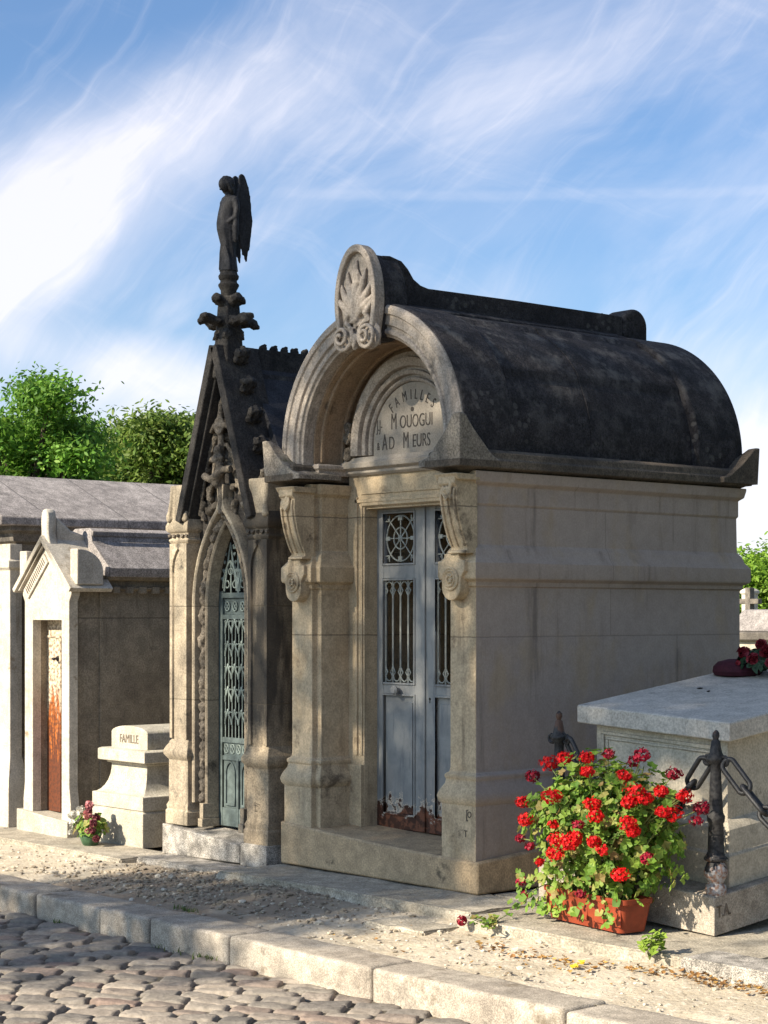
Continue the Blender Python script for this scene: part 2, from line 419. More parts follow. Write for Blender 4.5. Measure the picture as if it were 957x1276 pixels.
cpl = [(-9.24,6.97),(-8.955,6.97),(-8.955,7.56),(-7.759,7.56),(-7.759,6.97),(-7.47,6.97),(-7.47,9.51),(-9.24,9.51)]
b = bmesh.new(); loft(b, cpl, [(-.09,2.325),(-.075,2.335),(-.03,2.358),(0,2.362),(0,2.405),(-.012,2.415),(-.018,2.45),(-.05,2.468)])
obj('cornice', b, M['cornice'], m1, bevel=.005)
# roof: stepped barrel of stone slabs
def arcprof(pts):  # (angle deg, radius)
    return [(CX + r*math.cos(R(a)), CZ + r*math.sin(R(a))) for a, r in pts]
def halfbarrel(f, n=60):
    pts = []
    for i in range(n+1):
        a = 180*i/n; k = min(a, 180-a)
        pts.append((a, f(k)))
    return pts
def barrel(bm, f, y0, y1, n=72, zb=2.45):
    pts = arcprof(halfbarrel(f, n)); pts = [(pts[0][0], zb)] + pts + [(pts[-1][0], zb)]
    prism(bm, pts, y0, y1)
b = bmesh.new()
barrel(b, lambda k: .772 + (.018 if k > 31 else 0) + (.022 if k > 66 else 0), 7.46, 8.14)
barrel(b, lambda k: .774 + (.020 if k > 31 else 0) + (.022 if k > 66 else 0), 8.142, 9.05)
obj('roof_barrel', b, M['roof'], m1, bevel=.004)
b = bmesh.new(); barrel(b, lambda k: .825, 9.05, 9.50); obj('roof_rib', b, M['roof'], m1, bevel=.02)
b = bmesh.new(); arcsweep(b, CX, CZ, [(.62,7.16),(.795,7.16),(.765,7.42),(.765,7.47),(.62,7.47)], legs=.09); obj('vault', b, M['vault'], m1)
# arch ring with mouldings
b = bmesh.new()
arcsweep(b, CX, CZ, [(.635,7.17),(.635,7.085),(.648,7.078),(.655,7.062),(.675,7.062),(.682,7.075),(.70,7.075),(.706,7.058),(.762,7.058),(.768,7.045),(.80,7.045),(.818,7.06),(.818,7.17)], n=64, legs=.10)
obj('arch_ring', b, M['arch'], m1, bevel=.003)
b = bmesh.new()
arcsweep(b, CX, CZ, [(.79,7.075),(.822,7.07),(.828,7.085),(.828,7.455),(.79,7.455)], n=64, legs=.10); obj('arch_hood', b, M['roof'], m1, bevel=.006)
# vault coffers
b = bmesh.new()
for r0, ya, yb in ((.615,7.20,7.225),(.615,7.365,7.39)): arcsweep(b, CX, CZ, [(r0-.014,ya),(r0+.01,ya),(r0+.01,yb),(r0-.014,yb)], n=48, legs=.06)
obj('vault_moulding', b, M['vault'], m1, bevel=.003)
# tympanum wall + mouldings
b = bmesh.new(); arc = [(CX+.63*math.cos(PI*i/40), CZ+.63*math.sin(PI*i/40)) for i in range(41)]
prism(b, [(CX+.63,2.42)] + arc + [(CX-.63,2.42)], 7.425, 7.50)
obj('tympanum', b, M['vault'], m1)
b = bmesh.new()
arcsweep(b, CX, 2.58, [(.36,7.43),(.36,7.40),(.37,7.39),(.382,7.39),(.386,7.41),(.398,7.41),(.402,7.38),(.425,7.372),(.43,7.395),(.445,7.395),(.45,7.36),(.485,7.345),(.50,7.345),(.505,7.375),(.535,7.375),(.54,7.43)], n=48, legs=.06)
obj('tympanum_moulding', b, M['arch'], m1, bevel=.002)
b = bmesh.new()
arc = [(CX+.358*math.cos(PI*i/40), 2.58+.358*math.sin(PI*i/40)) for i in range(41)]
prism(b, [(CX+.358,2.515)] + arc + [(CX-.358,2.515)], 7.412, 7.43)
pan = obj('inscription_panel', b, M['panel'], m1, bevel=.002)
lt = bmesh.new()
word = 'FAMILLES'; wid = {'F':.8,'A':1,'M':1.2,'I':.55,'L':.8,'E':.85,'S':.9}
tot = sum(wid[c] for c in word); acc = 0
for c in word:
    k = (acc + wid[c]/2)/tot; acc += wid[c]
    a = R(90) + R(46)*(1-2*k) + R(0)
    join(lt, textbm(c, .088, (CX+.262*math.cos(a), 7.411, 2.572+.262*math.sin(a)), sx=.62, extr=.002, rot=R(90)-a, bold=-.0004))
def word_at(w, size, x, z, sx): join(lt, textbm(w, size, (CX+x, 7.411, z), sx=sx, extr=.002, align='LEFT', bold=-.0009))
word_at('J.J-', .098, -.325, 2.665, .50); word_at('M', .142, -.195, 2.665, .50); word_at('OUOGUI', .112, -.115, 2.667, .66)
word_at('&', .07, -.325, 2.548, .6); word_at('A', .142, -.275, 2.545, .50); word_at('D', .112, -.215, 2.547, .66); word_at('M', .142, -.085, 2.545, .50); word_at('EURS', .112, .0, 2.547, .64)
lathe(lt, [(.010,-.001),(.014,.001),(.014,.002),(.010,.002)], (CX, 7.411, 2.775), 16, 'y')
obj('lettering', lt, M['letter'], m1, parent=pan)
# sill, frieze, trim
b = bmesh.new()
prism(b, [(7.56,2.40),(7.395,2.40),(7.375,2.415),(7.375,2.43),(7.345,2.445),(7.34,2.475),(7.365,2.49),(7.375,2.512),(7.56,2.512)], CX-.592, CX+.592, 'x')
obj('tympanum_sill', b, M['panel'], m1, bevel=.003)
b = bmesh.new()
box(b, CX-.592, CX+.592, 7.41, 7.56, 2.255, 2.40)
box(b, CX-.47, CX+.47, 7.402, 7.412, 2.285, 2.375)
box(b, CX-.443, CX+.443, 7.425, 7.56, 2.195, 2.256)
box(b, CX-.60, CX-.443, 7.41, 7.56, .20, 2.256); box(b, CX+.443, CX+.60, 7.41, 7.56, .20, 2.256)
for sx in (-1, 1):   # architrave fillets
    a, c = sorted((CX+sx*.455, CX+sx*.47)); box(b, a, c, 7.400, 7.412, .68, 2.235)
    a, c = sorted((CX+sx*.50, CX+sx*.52)); box(b, a, c, 7.396, 7.412, .68, 2.27)
    a, c = sorted((CX+sx*.446, CX+sx*.592)); box(b, a, c, 7.385, 7.412, .20, .62)
box(b, CX-.52, CX+.52, 7.396, 7.412, 2.235, 2.256)
prism(b, [(7.42,2.205),(7.40,2.215),(7.40,2.235),(7.42,2.24)], CX-.455, CX+.455, 'x')
obj('door_surround', b, M['facade'], m1, bevel=.004)
# impost blocks inside the arch
for sx in (-1, 1):
    b = bmesh.new(); x = CX+sx*.61
    loft(b, rect(x-.03, x+.03, 7.16, 7.40), [(0,2.40),(0,2.43),(.012,2.44),(.012,2.46),(0,2.47)])
    obj('impost', b, M['arch'], m1, bevel=.003)
# carved scrolls beside the tympanum
for sx in (-1, 1):
    b = bmesh.new()
    for q, (dz, rr) in enumerate(((.03,.045),(.13,.04),(.20,.03))):
        c = (CX+sx*.545, 7.37, 2.50+dz)
        pts = [(c[0]+sx*.0+ (rr*(1-.8*t/20))*math.cos(t*.6), c[1]-.012, c[2]+(rr*(1-.8*t/20))*math.sin(t*.6)) for t in range(21)]
        tube(b, pts, .010, 6); blob(b, (c[0], c[1]+.01, c[2]), (rr,.02,rr), 2, .3, 12, q)
    obj('carved_scroll', remesh(b, .006, 1), M['carve'], m1)
# ridge beam
b = bmesh.new()
prism(b, [(7.10,3.30),(7.10,3.64),(7.16,3.645),(7.25,3.625),(7.30,3.585),(7.345,3.53),(7.40,3.50),(7.46,3.488),(8.2,3.497),(9.17,3.50),(9.17,3.30)], CX-.09, CX+.09, 'x')
for yy in (8.98,): box(b, CX-.088, CX+.088, yy, yy+.012, 3.3, 3.503)
obj('ridge_beam', b, M['roof'], m1, bevel=.03, seg=3)
b = bmesh.new(); loft(b, rect(CX-.15, CX+.15, 7.25, 9.15), [(0,3.25),(0,3.352),(-.05,3.375)]); obj('ridge_plate', b, M['roof'], m1, bevel=.006)
b = bmesh.new()
arc = [(9.295+.12*math.cos(PI*i/16), 3.445+.115*math.sin(PI*i/16)) for i in range(17)]
prism(b, [(9.415,3.30)]+arc+[(9.175,3.30)], CX-.095, CX+.095, 'x'); obj('ridge_knob', b, M['roof'], m1, bevel=.02, seg=3)
# finial shield with palmette and volutes
def ogive(hw, z0, z1, zt, n=14, p=1.0):
    L = []
    for i in range(n+1):
        t = i/n; z = z0 + (z1-z0)*t; L.append((hw*(.80+.20*math.sin(t*PI/2)), z))
    for i in range(1, n+1):
        t = i/n; a = t*PI/2; L.append((hw*math.cos(a)**.95, z1 + (zt-z1)*math.sin(a)**1.05))
    return L
FXc = CX+.005
def shield(hw, z0, z1, zt):
    L = ogive(hw, z0, z1, zt); return [(FXc+x, z) for x, z in L] + [(FXc-x, z) for x, z in L[::-1][1:]]
b = bmesh.new(); prism(b, shield(.184,3.15,3.38,3.70), 6.985, 7.035)
fin = obj('finial', b, M['arch'], m1, bevel=.012)
b = bmesh.new(); prism(b, shield(.172,3.15,3.36,3.655), 7.035, 7.22); obj('finial_back', b, M['roof'], m1, parent=fin, bevel=.03, seg=3)
o_, i_ = shield(.184,3.15,3.38,3.70), shield(.150,3.17,3.37,3.655)
b = bmesh.new()
for y, nm in ((6.96,0),):
    n = len(o_)
    A = [b.verts.new((p[0],6.955,p[1])) for p in o_]; B = [b.verts.new((p[0],6.955,p[1])) for p in i_]
    A2 = [b.verts.new((p[0],6.99,p[1])) for p in o_]; B2 = [b.verts.new((p[0],6.99,p[1])) for p in i_]
    for i in range(n-1):
        b.faces.new((A[i],A[i+1],B[i+1],B[i])); b.faces.new((A[i],A2[i],A2[i+1],A[i+1])); b.faces.new((B[i],B[i+1],B2[i+1],B2[i]))
obj('finial_rim', b, M['arch'], m1, parent=fin, bevel=.006)
b = bmesh.new()
for k in range(7):    # palmette leaves
    a = R(90) + (k-3)*R(15)
    L = .36 - abs(k-3)*.045
    c = Vector((FXc, 6.975, 3.25)); d = Vector((math.cos(a), 0, math.sin(a)))
    pts = [c + d*L*t/6 + Vector(((k-3)*.006*math.sin(t), -.008*math.sin(t/6*PI), 0)) for t in range(7)]
    tube(b, pts, [.012,.018,.024,.026,.022,.016,.006], 8)
for q in range(16):
    blob(b, (FXc+rnd.uniform(-.10,.10), 6.978, rnd.uniform(3.22,3.5)), (.022,.016,.03), 1, .4, 10, q)
blob(b, (FXc, 6.965, 3.30), (.035,.025,.09), 2, .3, 9, 3); blob(b, (FXc+.02,6.968,3.5),(.02,.02,.05),2,.3,9,4)
for sx in (-1, 1):
    cx, cz = FXc+.015+sx*.108, 3.16
    pts = []
    for t in range(34):
        rr = .086*(1-t/38); a = R(100)*1 + t*.42
        pts.append((cx+sx*rr*math.cos(a), 6.955-.0013*t, cz+rr*math.sin(a)))
    tube(b, pts, [.014-.0001*t for t in range(34)], 8)
    blob(b, (cx, 6.985, cz), (.080,.022,.083), 3, .05, 8, sx)
    tube(b, [(cx+sx*.0,6.97,cz+.08),(cx-sx*.03,6.962,cz+.13),(cx+sx*.03,6.962,cz+.19)], [.016,.022,.010], 8)
blob(b, (FXc, 6.96, 3.13), (.022,.02,.05), 2, .2, 9, 8)
box(b, FXc-.12, FXc+.12, 6.985, 7.06, 3.11, 3.3)
obj('carved_palmette', remesh(b, .0055, 1), M['arch'], m1, parent=fin)
# acroteria
def acro(bm, cx, cy, sx, sy, L=.34, H=.30, z0=2.40, lean=.0):
    n = 14; g = {}
    for i in range(n+1):
        for j in range(n+1):
            u, v = i/n, j/n; s = max(u, v)
            h = H*(1-max(s,.13))**1.55 if s < 1 else 0
            # hollow the back of the block into the roof
            k = 1 + lean*h
            g[i,j] = bm.verts.new((cx - sx*u*L + sx*h*lean, cy - sy*v*L + sy*h*lean, z0 + h + .012*noise.noise(Vector((u*4+cx, v*4+cy, 0)))))
    bt = {}
    for i in range(n+1):
        for j in range(n+1):
            if i in (0,n) or j in (0,n): bt[i,j] = bm.verts.new((cx - sx*i/n*L, cy - sy*j/n*L, z0-.03))
    for i in range(n):
        for j in range(n): bm.faces.new((g[i,j],g[i+1,j],g[i+1,j+1],g[i,j+1]))
    for i in range(n):
        for j in (0, n): bm.faces.new((g[i,j],g[i+1,j],bt[i+1,j],bt[i,j])); bm.faces.new((g[j,i],g[j,i+1],bt[j,i+1],bt[j,i]))
for cx, cy, sx, sy, le, hh in ((-7.472,6.972,1,-1,.05,.32),(-9.238,6.972,-1,-1,.05,.27),(-7.44,9.53,1,1,.04,.25),(-9.26,9.53,-1,1,.04,.25)):
    b = bmesh.new(); acro(b, cx, cy, sx, sy, lean=le, H=hh); obj('acroterion', b, M['acro'] if cy < 8 else M['cornice'], m1, bevel=.006)
# consoles and rosettes
for cxx, rx in ((-9.045,-9.085),(-7.595,-7.655)):
    b = bmesh.new()
    S = [(7.16,2.325),(6.985,2.325),(6.985,2.27),(7.005,2.25),(7.0,2.2),(7.01,2.13),(7.03,2.05),(7.055,1.98),(7.085,1.92),(7.085,1.905),(7.06,1.90),(7.06,1.885),(7.16,1.885)]
    prism(b, S, cxx-.068, cxx+.068, 'x')
    # raised rails down the face
    fr = [(7.0,2.245),(6.994,2.2),(7.004,2.13),(7.024,2.05),(7.049,1.98),(7.079,1.925)]
    for dx in (-.058,-.012,.045):
        prism(b, [(y-.008,z) for y, z in fr] + [(y+.02,z) for y, z in fr[::-1]], cxx+dx, cxx+dx+.013, 'x')
    prism(b, [(7.16,2.325),(6.975,2.325),(6.99,2.30),(7.0,2.29),(7.16,2.29)], cxx-.09, cxx+.09, 'x')
    con = obj('console', b, M['facade'], m1, bevel=.004)
    b = bmesh.new()
    for q in range(9): blob(b, (cxx+rnd.uniform(-.035,.035), 6.992+.0, 2.225+rnd.uniform(-.04,.04)), (.018,.012,.02), 1, .4, 9, q)
    tube(b, [(cxx-.03,6.99,2.26),(cxx-.035,6.985,2.22),(cxx,6.985,2.18),(cxx+.035,6.985,2.22),(cxx+.03,6.99,2.26)], .008, 6)
    obj('carved_leaf', remesh(b, .005, 1), M['facade'], m1, parent=con)
    b = bmesh.new()
    prism(b, [(rx-.108,1.845),(rx-.108,1.79),(rx-.095,1.775),(rx-.08,1.755),(rx-.075,1.72)] + [(rx-.075*math.cos(PI*i/12), 1.70-.075*math.sin(PI*i/12)) for i in range(13)] + [(rx+.075,1.72),(rx+.08,1.755),(rx+.095,1.775),(rx+.108,1.79),(rx+.108,1.845)][0:5] , 7.075, 7.16)
    prism(b, [(rx-.06,1.86),(rx-.10,1.843),(rx+.10,1.843),(rx+.06,1.86),(rx+.06,1.885),(rx-.06,1.885)], 7.08, 7.16)
    blk = obj('rosette_block', b, M['facade'], m1, bevel=.005)
    b = bmesh.new(); lathe(b, [(.066,0),(.066,.010),(.060,.014),(.052,.008),(.046,.010),(.043,.018),(.036,.010),(.02,.008),(.02,.012)], (rx,7.076,1.745), 28, 'y')
    for k in range(7):
        a = 2*PI*k/7; blob(b, (rx+.018*math.cos(a),7.064,1.745+.018*math.sin(a)), (.010,.012,.010), 1, .1, 5, k)
    obj('rosette', b, M['facade'], m1, parent=blk)
# scratched marks on the right pilaster foot
for s_, x_, z_, sz in (('[', -7.565, .415, .07), ('O', -7.545, .42, .05), ('T', -7.575, .31, .055)):
    obj('scratched_mark', textbm(s_, sz, (x_, 7.1145, z_), sx=.8, extr=.002), M['letter'], m1)

# double door
DY = 7.513
def barbox(bm, x0, x1, z0, z1, y0=DY, y1=DY+.035): box(bm, x0, x1, y0, y1, z0, z1)
def leaf(x0, flip):
    w = .438
    def X(t): return x0 + (w - t if flip else t)
    def bb(bm, a, c, z0, z1, y0=DY, y1=DY+.035):
        p, q = sorted((X(a), X(c))); box(bm, p, q, y0, y1, z0, z1)
    b = bmesh.new()
    zb, zt = .235, 2.195
    bb(b, 0, .062, zb, zt); bb(b, .345, w, zb, zt)
    bb(b, .062, .345, 2.165, zt); bb(b, .062, .345, 1.755, 1.86); bb(b, .062, .345, 1.05, 1.13); bb(b, .062, .345, zb, .33)
    bb(b, .062, .345, .33, 1.05, DY+.016, DY+.03)       # lower panel
    for z0, z1 in ((1.86,2.165),(1.13,1.755),(.33,1.05)):     # raised bead round each opening
        bb(b, .050, .062, z0-.012, z1+.012, DY-.008, DY+.01); bb(b, .345, .357, z0-.012, z1+.012, DY-.008, DY+.01)
        bb(b, .062, .345, z0-.012, z0, DY-.008, DY+.01); bb(b, .062, .345, z1, z1+.012, DY-.008, DY+.01)
    bb(b, .09, .317, .37, 1.01, DY+.009, DY+.017)
    lf = obj('door_leaf', b, M['doorblue'], m1, bevel=.002)
    # wheel grille
    cx, cz = X(.2035), 2.0125
    b = bmesh.new()
    for rx_, rz_ in ((.128,.14),(.062,.066)):
        tube(b, [(cx+rx_*math.cos(2*PI*k/32), DY+.016, cz+rz_*math.sin(2*PI*k/32)) for k in range(32)], .0052, 6, closed=True)
    for k in range(8):
        a = PI*k/4; L = (.135,.175)[k % 2]
        dx, dz = math.cos(a)*L*(.95 if k % 2 else .98), math.sin(a)*L*(1.0 if k % 2 else 1.05)
        tube(b, [(cx,DY+.016,cz),(cx+dx,DY+.016,cz+dz)], .0045, 6)
        ex, ez = cx+dx*.86, cz+dz*.86
        if k % 2:
            for da in (-.8,.8):
                tube(b, [(ex,DY+.014,ez),(ex+.035*math.cos(a+da),DY+.014,ez+.035*math.sin(a+da))], .0042, 6)
        else: box(b, ex-.018, ex+.018, DY+.010, DY+.022, ez-.012, ez+.012)
    lathe(b, [(.022,-.006),(.022,.004),(.012,.012)], (cx, DY+.014, cz), 12, 'y')
    obj('wheel_grille', b, M['grille'], m1, parent=lf)
    b = bmesh.new()
    for k in range(4):
        c = X(.062 + .0354 + .0708*k); hw = .030
        for sgn, zc in ((1, 1.715), (-1, 1.17)):
            pts = [(c+hw*math.cos(PI*i/10), DY+.016, zc+sgn*.032*math.sin(PI*i/10)) for i in range(11)]
            tube(b, pts, .0045, 6)
            for q in (-1,1): tube(b, [(c+q*hw,DY+.016,zc),(c+q*hw*.45,DY+.016,zc-sgn*.022),(c+q*hw*1.05,DY+.016,zc-sgn*.05)], .0046, 6)
    for k in range(5):
        x = X(.062 + .0708*k + (.004 if k == 0 else -.004 if k == 4 else 0)); tube(b, [(x,DY+.016,1.13),(x,DY+.016,1.755)], .0065, 6)
    obj('bar_grille', b, M['grille'], m1, parent=lf)
    return lf
lf1 = leaf(CX-.443, False); lf2 = leaf(CX+.005, True)
b = bmesh.new(); lathe(b, [(.016,0),(.012,.015),(.012,.025),(.026,.032),(.030,.045),(.02,.056)], (CX-.235, DY, 1.085), 18, 'y'); obj('door_knob', b, M['doorblue'], m1, parent=lf1)
b = bmesh.new(); box(b, CX-.012, CX+.010, DY-.012, DY+.03, .24, 2.195); obj('meeting_stile', b, M['doorblue'], m1, bevel=.003)
b = bmesh.new(); lathe(b, [(.008,-.001),(.008,.002)], (CX+.045, DY, 1.04), 10, 'y'); box(b, CX+.042, CX+.048, DY-.002, DY+.001, 1.015, 1.04); obj('keyhole', b, M['dark'], m1, parent=lf2)

# ------------------------------------------------------------------ the gothic chapel
GX = -9.915
g1 = thing('gothic_chapel', 'narrow soot-blackened gothic chapel with steep gable, crockets and green iron door', 'chapel', (GX, 8.0, -.06))
b = bmesh.new()
hexa(b, [(-10.495,7.06,-.06),(-9.62,7.06,-.04),(-9.62,7.6,-.04),(-10.495,7.6,-.06),(-10.495,7.06,.145),(-9.62,7.06,.075),(-9.62,7.6,.12),(-10.495,7.6,.145)])
obj('doorstep', b, M['granite'], g1, bevel=.008)
b = bmesh.new(); loft(b, rect(-9.619,-9.345,7.065,9.2), [(0,-.05),(0,.095)]); loft(b, rect(-10.49,-10.23,7.61,9.2), [(0,-.05),(0,.14)])
obj('granite_base', b, M['granite'], g1, bevel=.004)
def pier(x0, x1, zb, mt_='chapel'):
    b = bmesh.new()
    loft(b, rect(x0, x1, 7.1, 7.42), [(.02,zb),(.02,zb+.09),(.012,zb+.10),(.016,zb+.125),(.004,zb+.15),(.004,.575),(.012,.585),(.030,.61),(.032,.635),(.02,.66),(.004,.685),(.0,.70),(-.01,.71),(-.01,2.02),(.0,2.03),(.006,2.045),(-.004,2.055),(-.004,2.09),(.012,2.10),(.02,2.115),(.02,2.14),(0,2.19),(-.02,2.215),(-.02,2.40)])
    p = obj('pier', b, M[mt_], g1, bevel=.004)
    b = bmesh.new()   # pointed blind panel on the front, dentil row, top scrolls
    xc = (x0+x1)/2; hw = (x1-x0)/2-.01
    for sx in (-1,1):
        a, c = sorted((xc+sx*hw, xc+sx*(hw-.028))); box(b, a, c, 7.094, 7.112, .72, 2.02)
    pts = []; zs, zt, w = 1.84, 1.99, hw-.028
    c_ = ((zt-zs)**2-w*w)/(2*w)
    for i in range(9):
        th = math.acos(c_/(w+c_))*i/8; pts.append((-c_ + (w+c_)*math.cos(th), zs + (w+c_)*math.sin(th)))
    for sx in (-1,1):
        prism(b, [(xc+sx*p_[0], p_[1]) for p_ in pts] + [(xc, 2.02),(xc+sx*w, 2.02)], 7.094, 7.112)
    obj('blind_panel', b, M[mt_], g1, parent=p, bevel=.003)
    b = bmesh.new()
    for k in range(5):
        xx = x0+.012+(x1-x0-.024)*k/4; blob(b, (xx, 7.094, 2.072), (.016,.012,.015), 1, .3, 7, k)
    obj('leaf_row', b, M['carve'], g1, parent=p)
    b = bmesh.new()
    prism(b, [(x0+.012,2.14),(x1-.012,2.14),(x1-.022,2.22),(x1-.024,2.41),(x0+.024,2.41),(x0+.022,2.22)], 7.10, 7.36)
    for sx in (-1,1):
        xx = xc+sx*hw*.84
        tube(b, [(xx,7.105,2.40),(xx,7.098,2.30),(xx+sx*.006,7.092,2.235),(xx+sx*.012,7.088,2.20)], [.013,.014,.017,.022], 8)
        blob(b, (xx+sx*.010,7.09,2.185), (.026,.024,.026), 2, .15, 8, sx); box(b, *sorted((xx-.006*sx, xx+.018*sx)), 7.10, 7.34, 2.16, 2.41)
    obj('pier_cap', remesh(b, .006, 1), M['chapel'], g1, parent=p)
pier(-10.465,-10.25,.145); pier(-9.585,-9.368,.09,'chapelgrime')

def parch(w, zs, zt, n=14):
    """right half of a pointed arch from springing to apex: points (x,z) with outward normals"""
    h = zt-zs; c = (h*h-w*w)/(2*w); tm = math.acos(c/(w+c)); L = []; N = []
    for i in range(n+1):
        th = tm*i/n; L.append((-c+(w+c)*math.cos(th), zs+(w+c)*math.sin(th))); N.append((math.cos(th), math.sin(th)))
    return L, N
def wallhalf(bm, sx, w, zs, zt, outer, y0, y1, z0):
    L, _ = parch(w, zs, zt)
    pts = [(w, z0)] + L + outer
    prism(bm, [(GX+sx*x, z) for x, z in pts], y0, y1)
b = bmesh.new()
for sx in (-1, 1): wallhalf(b, sx, .285, 1.6, 2.20, [(0,3.12),(.40,2.20),(.345,2.0),(.345,.14)], 7.20, 7.32, .14)
obj('gable_wall', b, M['chapeldark'], g1)
b = bmesh.new()
for sx in (-1, 1): wallhalf(b, sx, .220, 1.6, 2.15, [(0,2.5),(.30,2.1),(.345,1.6),(.345,.14)], 7.24, 7.42, .14)
obj('reveal', b, M['chapelgrime'], g1)
# back/side walls + roof
b = bmesh.new()
loft(b, rect(-10.44,-9.40,7.42,9.2), [(.0,.08),(.0,.58),(.02,.60),(.02,.64),(-.01,.69),(-.01,2.22),(.03,2.25),(.03,2.31)])
bmesh.ops.delete(b, geom=[], context='VERTS')
obj('side_wall', b, M['chapeldark'], g1, bevel=.004)
b = bmesh.new()
prism(b, [(GX-.56,2.28),(GX-.53,2.30),(GX-.02,3.17),(GX+.02,3.17),(GX+.53,2.30),(GX+.56,2.28),(GX+.50,2.24),(GX-.50,2.24)], 7.34, 9.22)
rf = obj('roof', b, M['slate'], g1, bevel=.004)
b = bmesh.new()
prism(b, [(GX-.07,3.07),(GX-.055,3.12),(GX-.025,3.15),(GX-.02,3.30),(GX+.02,3.30),(GX+.025,3.15),(GX+.055,3.12),(GX+.07,3.07)], 7.40, 9.2)
for k in range(20):
    y = 7.47+.088*k
    blob(b, (GX,y,3.305), (.02,.034,.030), 2, .15, 8, k); blob(b, (GX,y+.014,3.328), (.016,.018,.014), 1, .2, 8, k)
obj('ridge_crest', b, M['chapeldark'], g1, parent=rf, bevel=.003)
# raking copings
b = bmesh.new()
for sx in (-1, 1):
    P0, P1 = Vector((.425, 2.17)), Vector((.035, 3.30)); d = (P1-P0).normalized(); nn = Vector((d.y, -d.x))
    q = [P0 + nn*.0, P1 + nn*.0, P1 - nn*.062, P0 - nn*.062]
    prism(b, [(GX+sx*p.x, p.y) for p in q], 7.055, 7.40)
    q = [P0 - nn*.062, P1 - nn*.062, P1 - nn*.085, P0 - nn*.085]
    prism(b, [(GX+sx*p.x, p.y) for p in q], 7.10, 7.3)
obj('gable_coping', b, M['chapeldark'], g1, bevel=.008)
def crocket(c, nrm, tan, s=.06, seed=0):
    """hooked leaf"""
    b = bmesh.new(); c = Vector(c); nrm = Vector(nrm); tan = Vector(tan); yv = Vector((0,1,0))
    tube(b, [c, c+nrm*s*.5+tan*s*.1, c+nrm*s*.95+tan*s*.5, c+nrm*s*.8+tan*s*1.0], [s*.34,s*.26,s*.34,s*.22], 8)
    for q in (-1, 1):
        blob(b, c+nrm*s*.75+tan*s*.5+yv*q*s*.42, (s*.36,s*.34,s*.38), 2, .4, 9, seed+q)
        blob(b, c+nrm*s*.35+tan*s*.05+yv*q*s*.5, (s*.25,s*.3,s*.3), 2, .4, 9, seed+q+5)
    return remesh(b, .007, 1)
for sx in (-1, 1):
    P0, P1 = Vector((GX+sx*.425, 7.22, 2.17)), Vector((GX+sx*.035, 7.22, 3.30)); d = (P1-P0).normalized(); nn = Vector((sx*d.z, 0, -sx*d.x*1.0))
    nn = Vector((sx*abs(d.z), 0, abs(d.x)))
    for k in range(5):
        p = P0.lerp(P1, .20 + .175*k)
        obj('crocket', crocket(p, nn, d, .082, k*3+sx), M['chapeldark'] if k > 0 else M['carve'], g1)
# hood mould over the arch, running up as an ogee to a carved cross
b = bmesh.new()
for sx in (-1, 1):
    L, N = parch(.29, 1.6, 2.235, 18)
    pathsweep(b, [(GX+sx*.29, .30)] + [(GX+sx*p[0], p[1]) for p in L], [(sx,0)] + [(sx*q[0], q[1]) for q in N], [(0,7.21),(0,7.125),(.012,7.115),(.028,7.12),(.034,7.14),(.034,7.21)])
for sx in (-1, 1):
    pathsweep(b, [(GX+sx*.055,2.22),(GX+sx*.03,2.27),(GX+sx*.018,2.33),(GX+sx*.014,2.40)], [(sx,.2)]*4, [(-.05,7.21),(-.05,7.12),(.0,7.12),(.008,7.14),(.008,7.21)])
obj('hood_mould', b, M['chapel'], g1, bevel=.003)
b = bmesh.new()
for sx in (-1, 1):
    L, N = parch(.212, 1.6, 2.15, 18)
    pathsweep(b, [(GX+sx*.212, .27)] + [(GX+sx*p[0], p[1]) for p in L], [(sx,0)] + [(sx*q[0], q[1]) for q in N], [(-.006,7.26),(-.006,7.17),(.006,7.155),(.02,7.17),(.022,7.26)])
    box(b, *sorted((GX+sx*.20, GX+sx*.25)), 7.12, 7.26, .145, .20); box(b, *sorted((GX+sx*.205, GX+sx*.245)), 7.13, 7.26, .20, .30)
obj('arch_moulding', b, M['chapel'], g1, bevel=.003)
# foliage band
b = bmesh.new(); q = 0
for sx in (-1, 1):
    L, N = parch(.262, 1.6, 2.20, 40); path = [(.262, .33+.0318*i) for i in range(40)] + L[::2]
    for i, p in enumerate(path):
        q += 1; s = rnd.uniform(.025,.038)
        blob(b, (GX+sx*(p[0]+rnd.uniform(-.012,.012)), 7.18+rnd.uniform(-.012,.01), p[1]), (s,s*.9,s*rnd.uniform(.8,1.1)), 2, .35, 10, q)
        if i % 3 == 0: blob(b, (GX+sx*(p[0]+rnd.choice((-.022,.022))), 7.16, p[1]+.012), (.013,.013,.013), 1, .1, 4, q)
obj('leaf_band', remesh(b, .0075, 1), M['carve'], g1)
# carved cross and tracery in the gable
b = bmesh.new()
tube(b, [(GX,7.14,2.2),(GX,7.13,2.40),(GX,7.13,2.92)], [.03,.026,.02], 8)
tube(b, [(GX-.15,7.10,2.455),(GX-.06,7.09,2.425),(GX,7.085,2.44),(GX+.07,7.09,2.48),(GX+.15,7.10,2.485)], [.026,.026,.03,.026,.026], 8)
tube(b, [(GX-.02,7.1,2.38),(GX+.02,7.1,2.47),(GX+.035,7.1,2.53)], .03, 8)
blob(b, (GX,7.1,2.555), (.06,.04,.035), 2, .2, 8, 2); blob(b, (GX,7.1,2.61), (.03,.03,.04), 2, .2, 8, 2)
tube(b, [(GX+.043*math.cos(a*PI/8),7.115,2.775+.05*math.sin(a*PI/8)) for a in range(16)], .013, 6, closed=True)
tube(b, [(GX-.13,7.14,2.74),(GX-.06,7.12,2.775),(GX+.06,7.12,2.775),(GX+.13,7.14,2.74)], [.012,.02,.02,.012], 8)
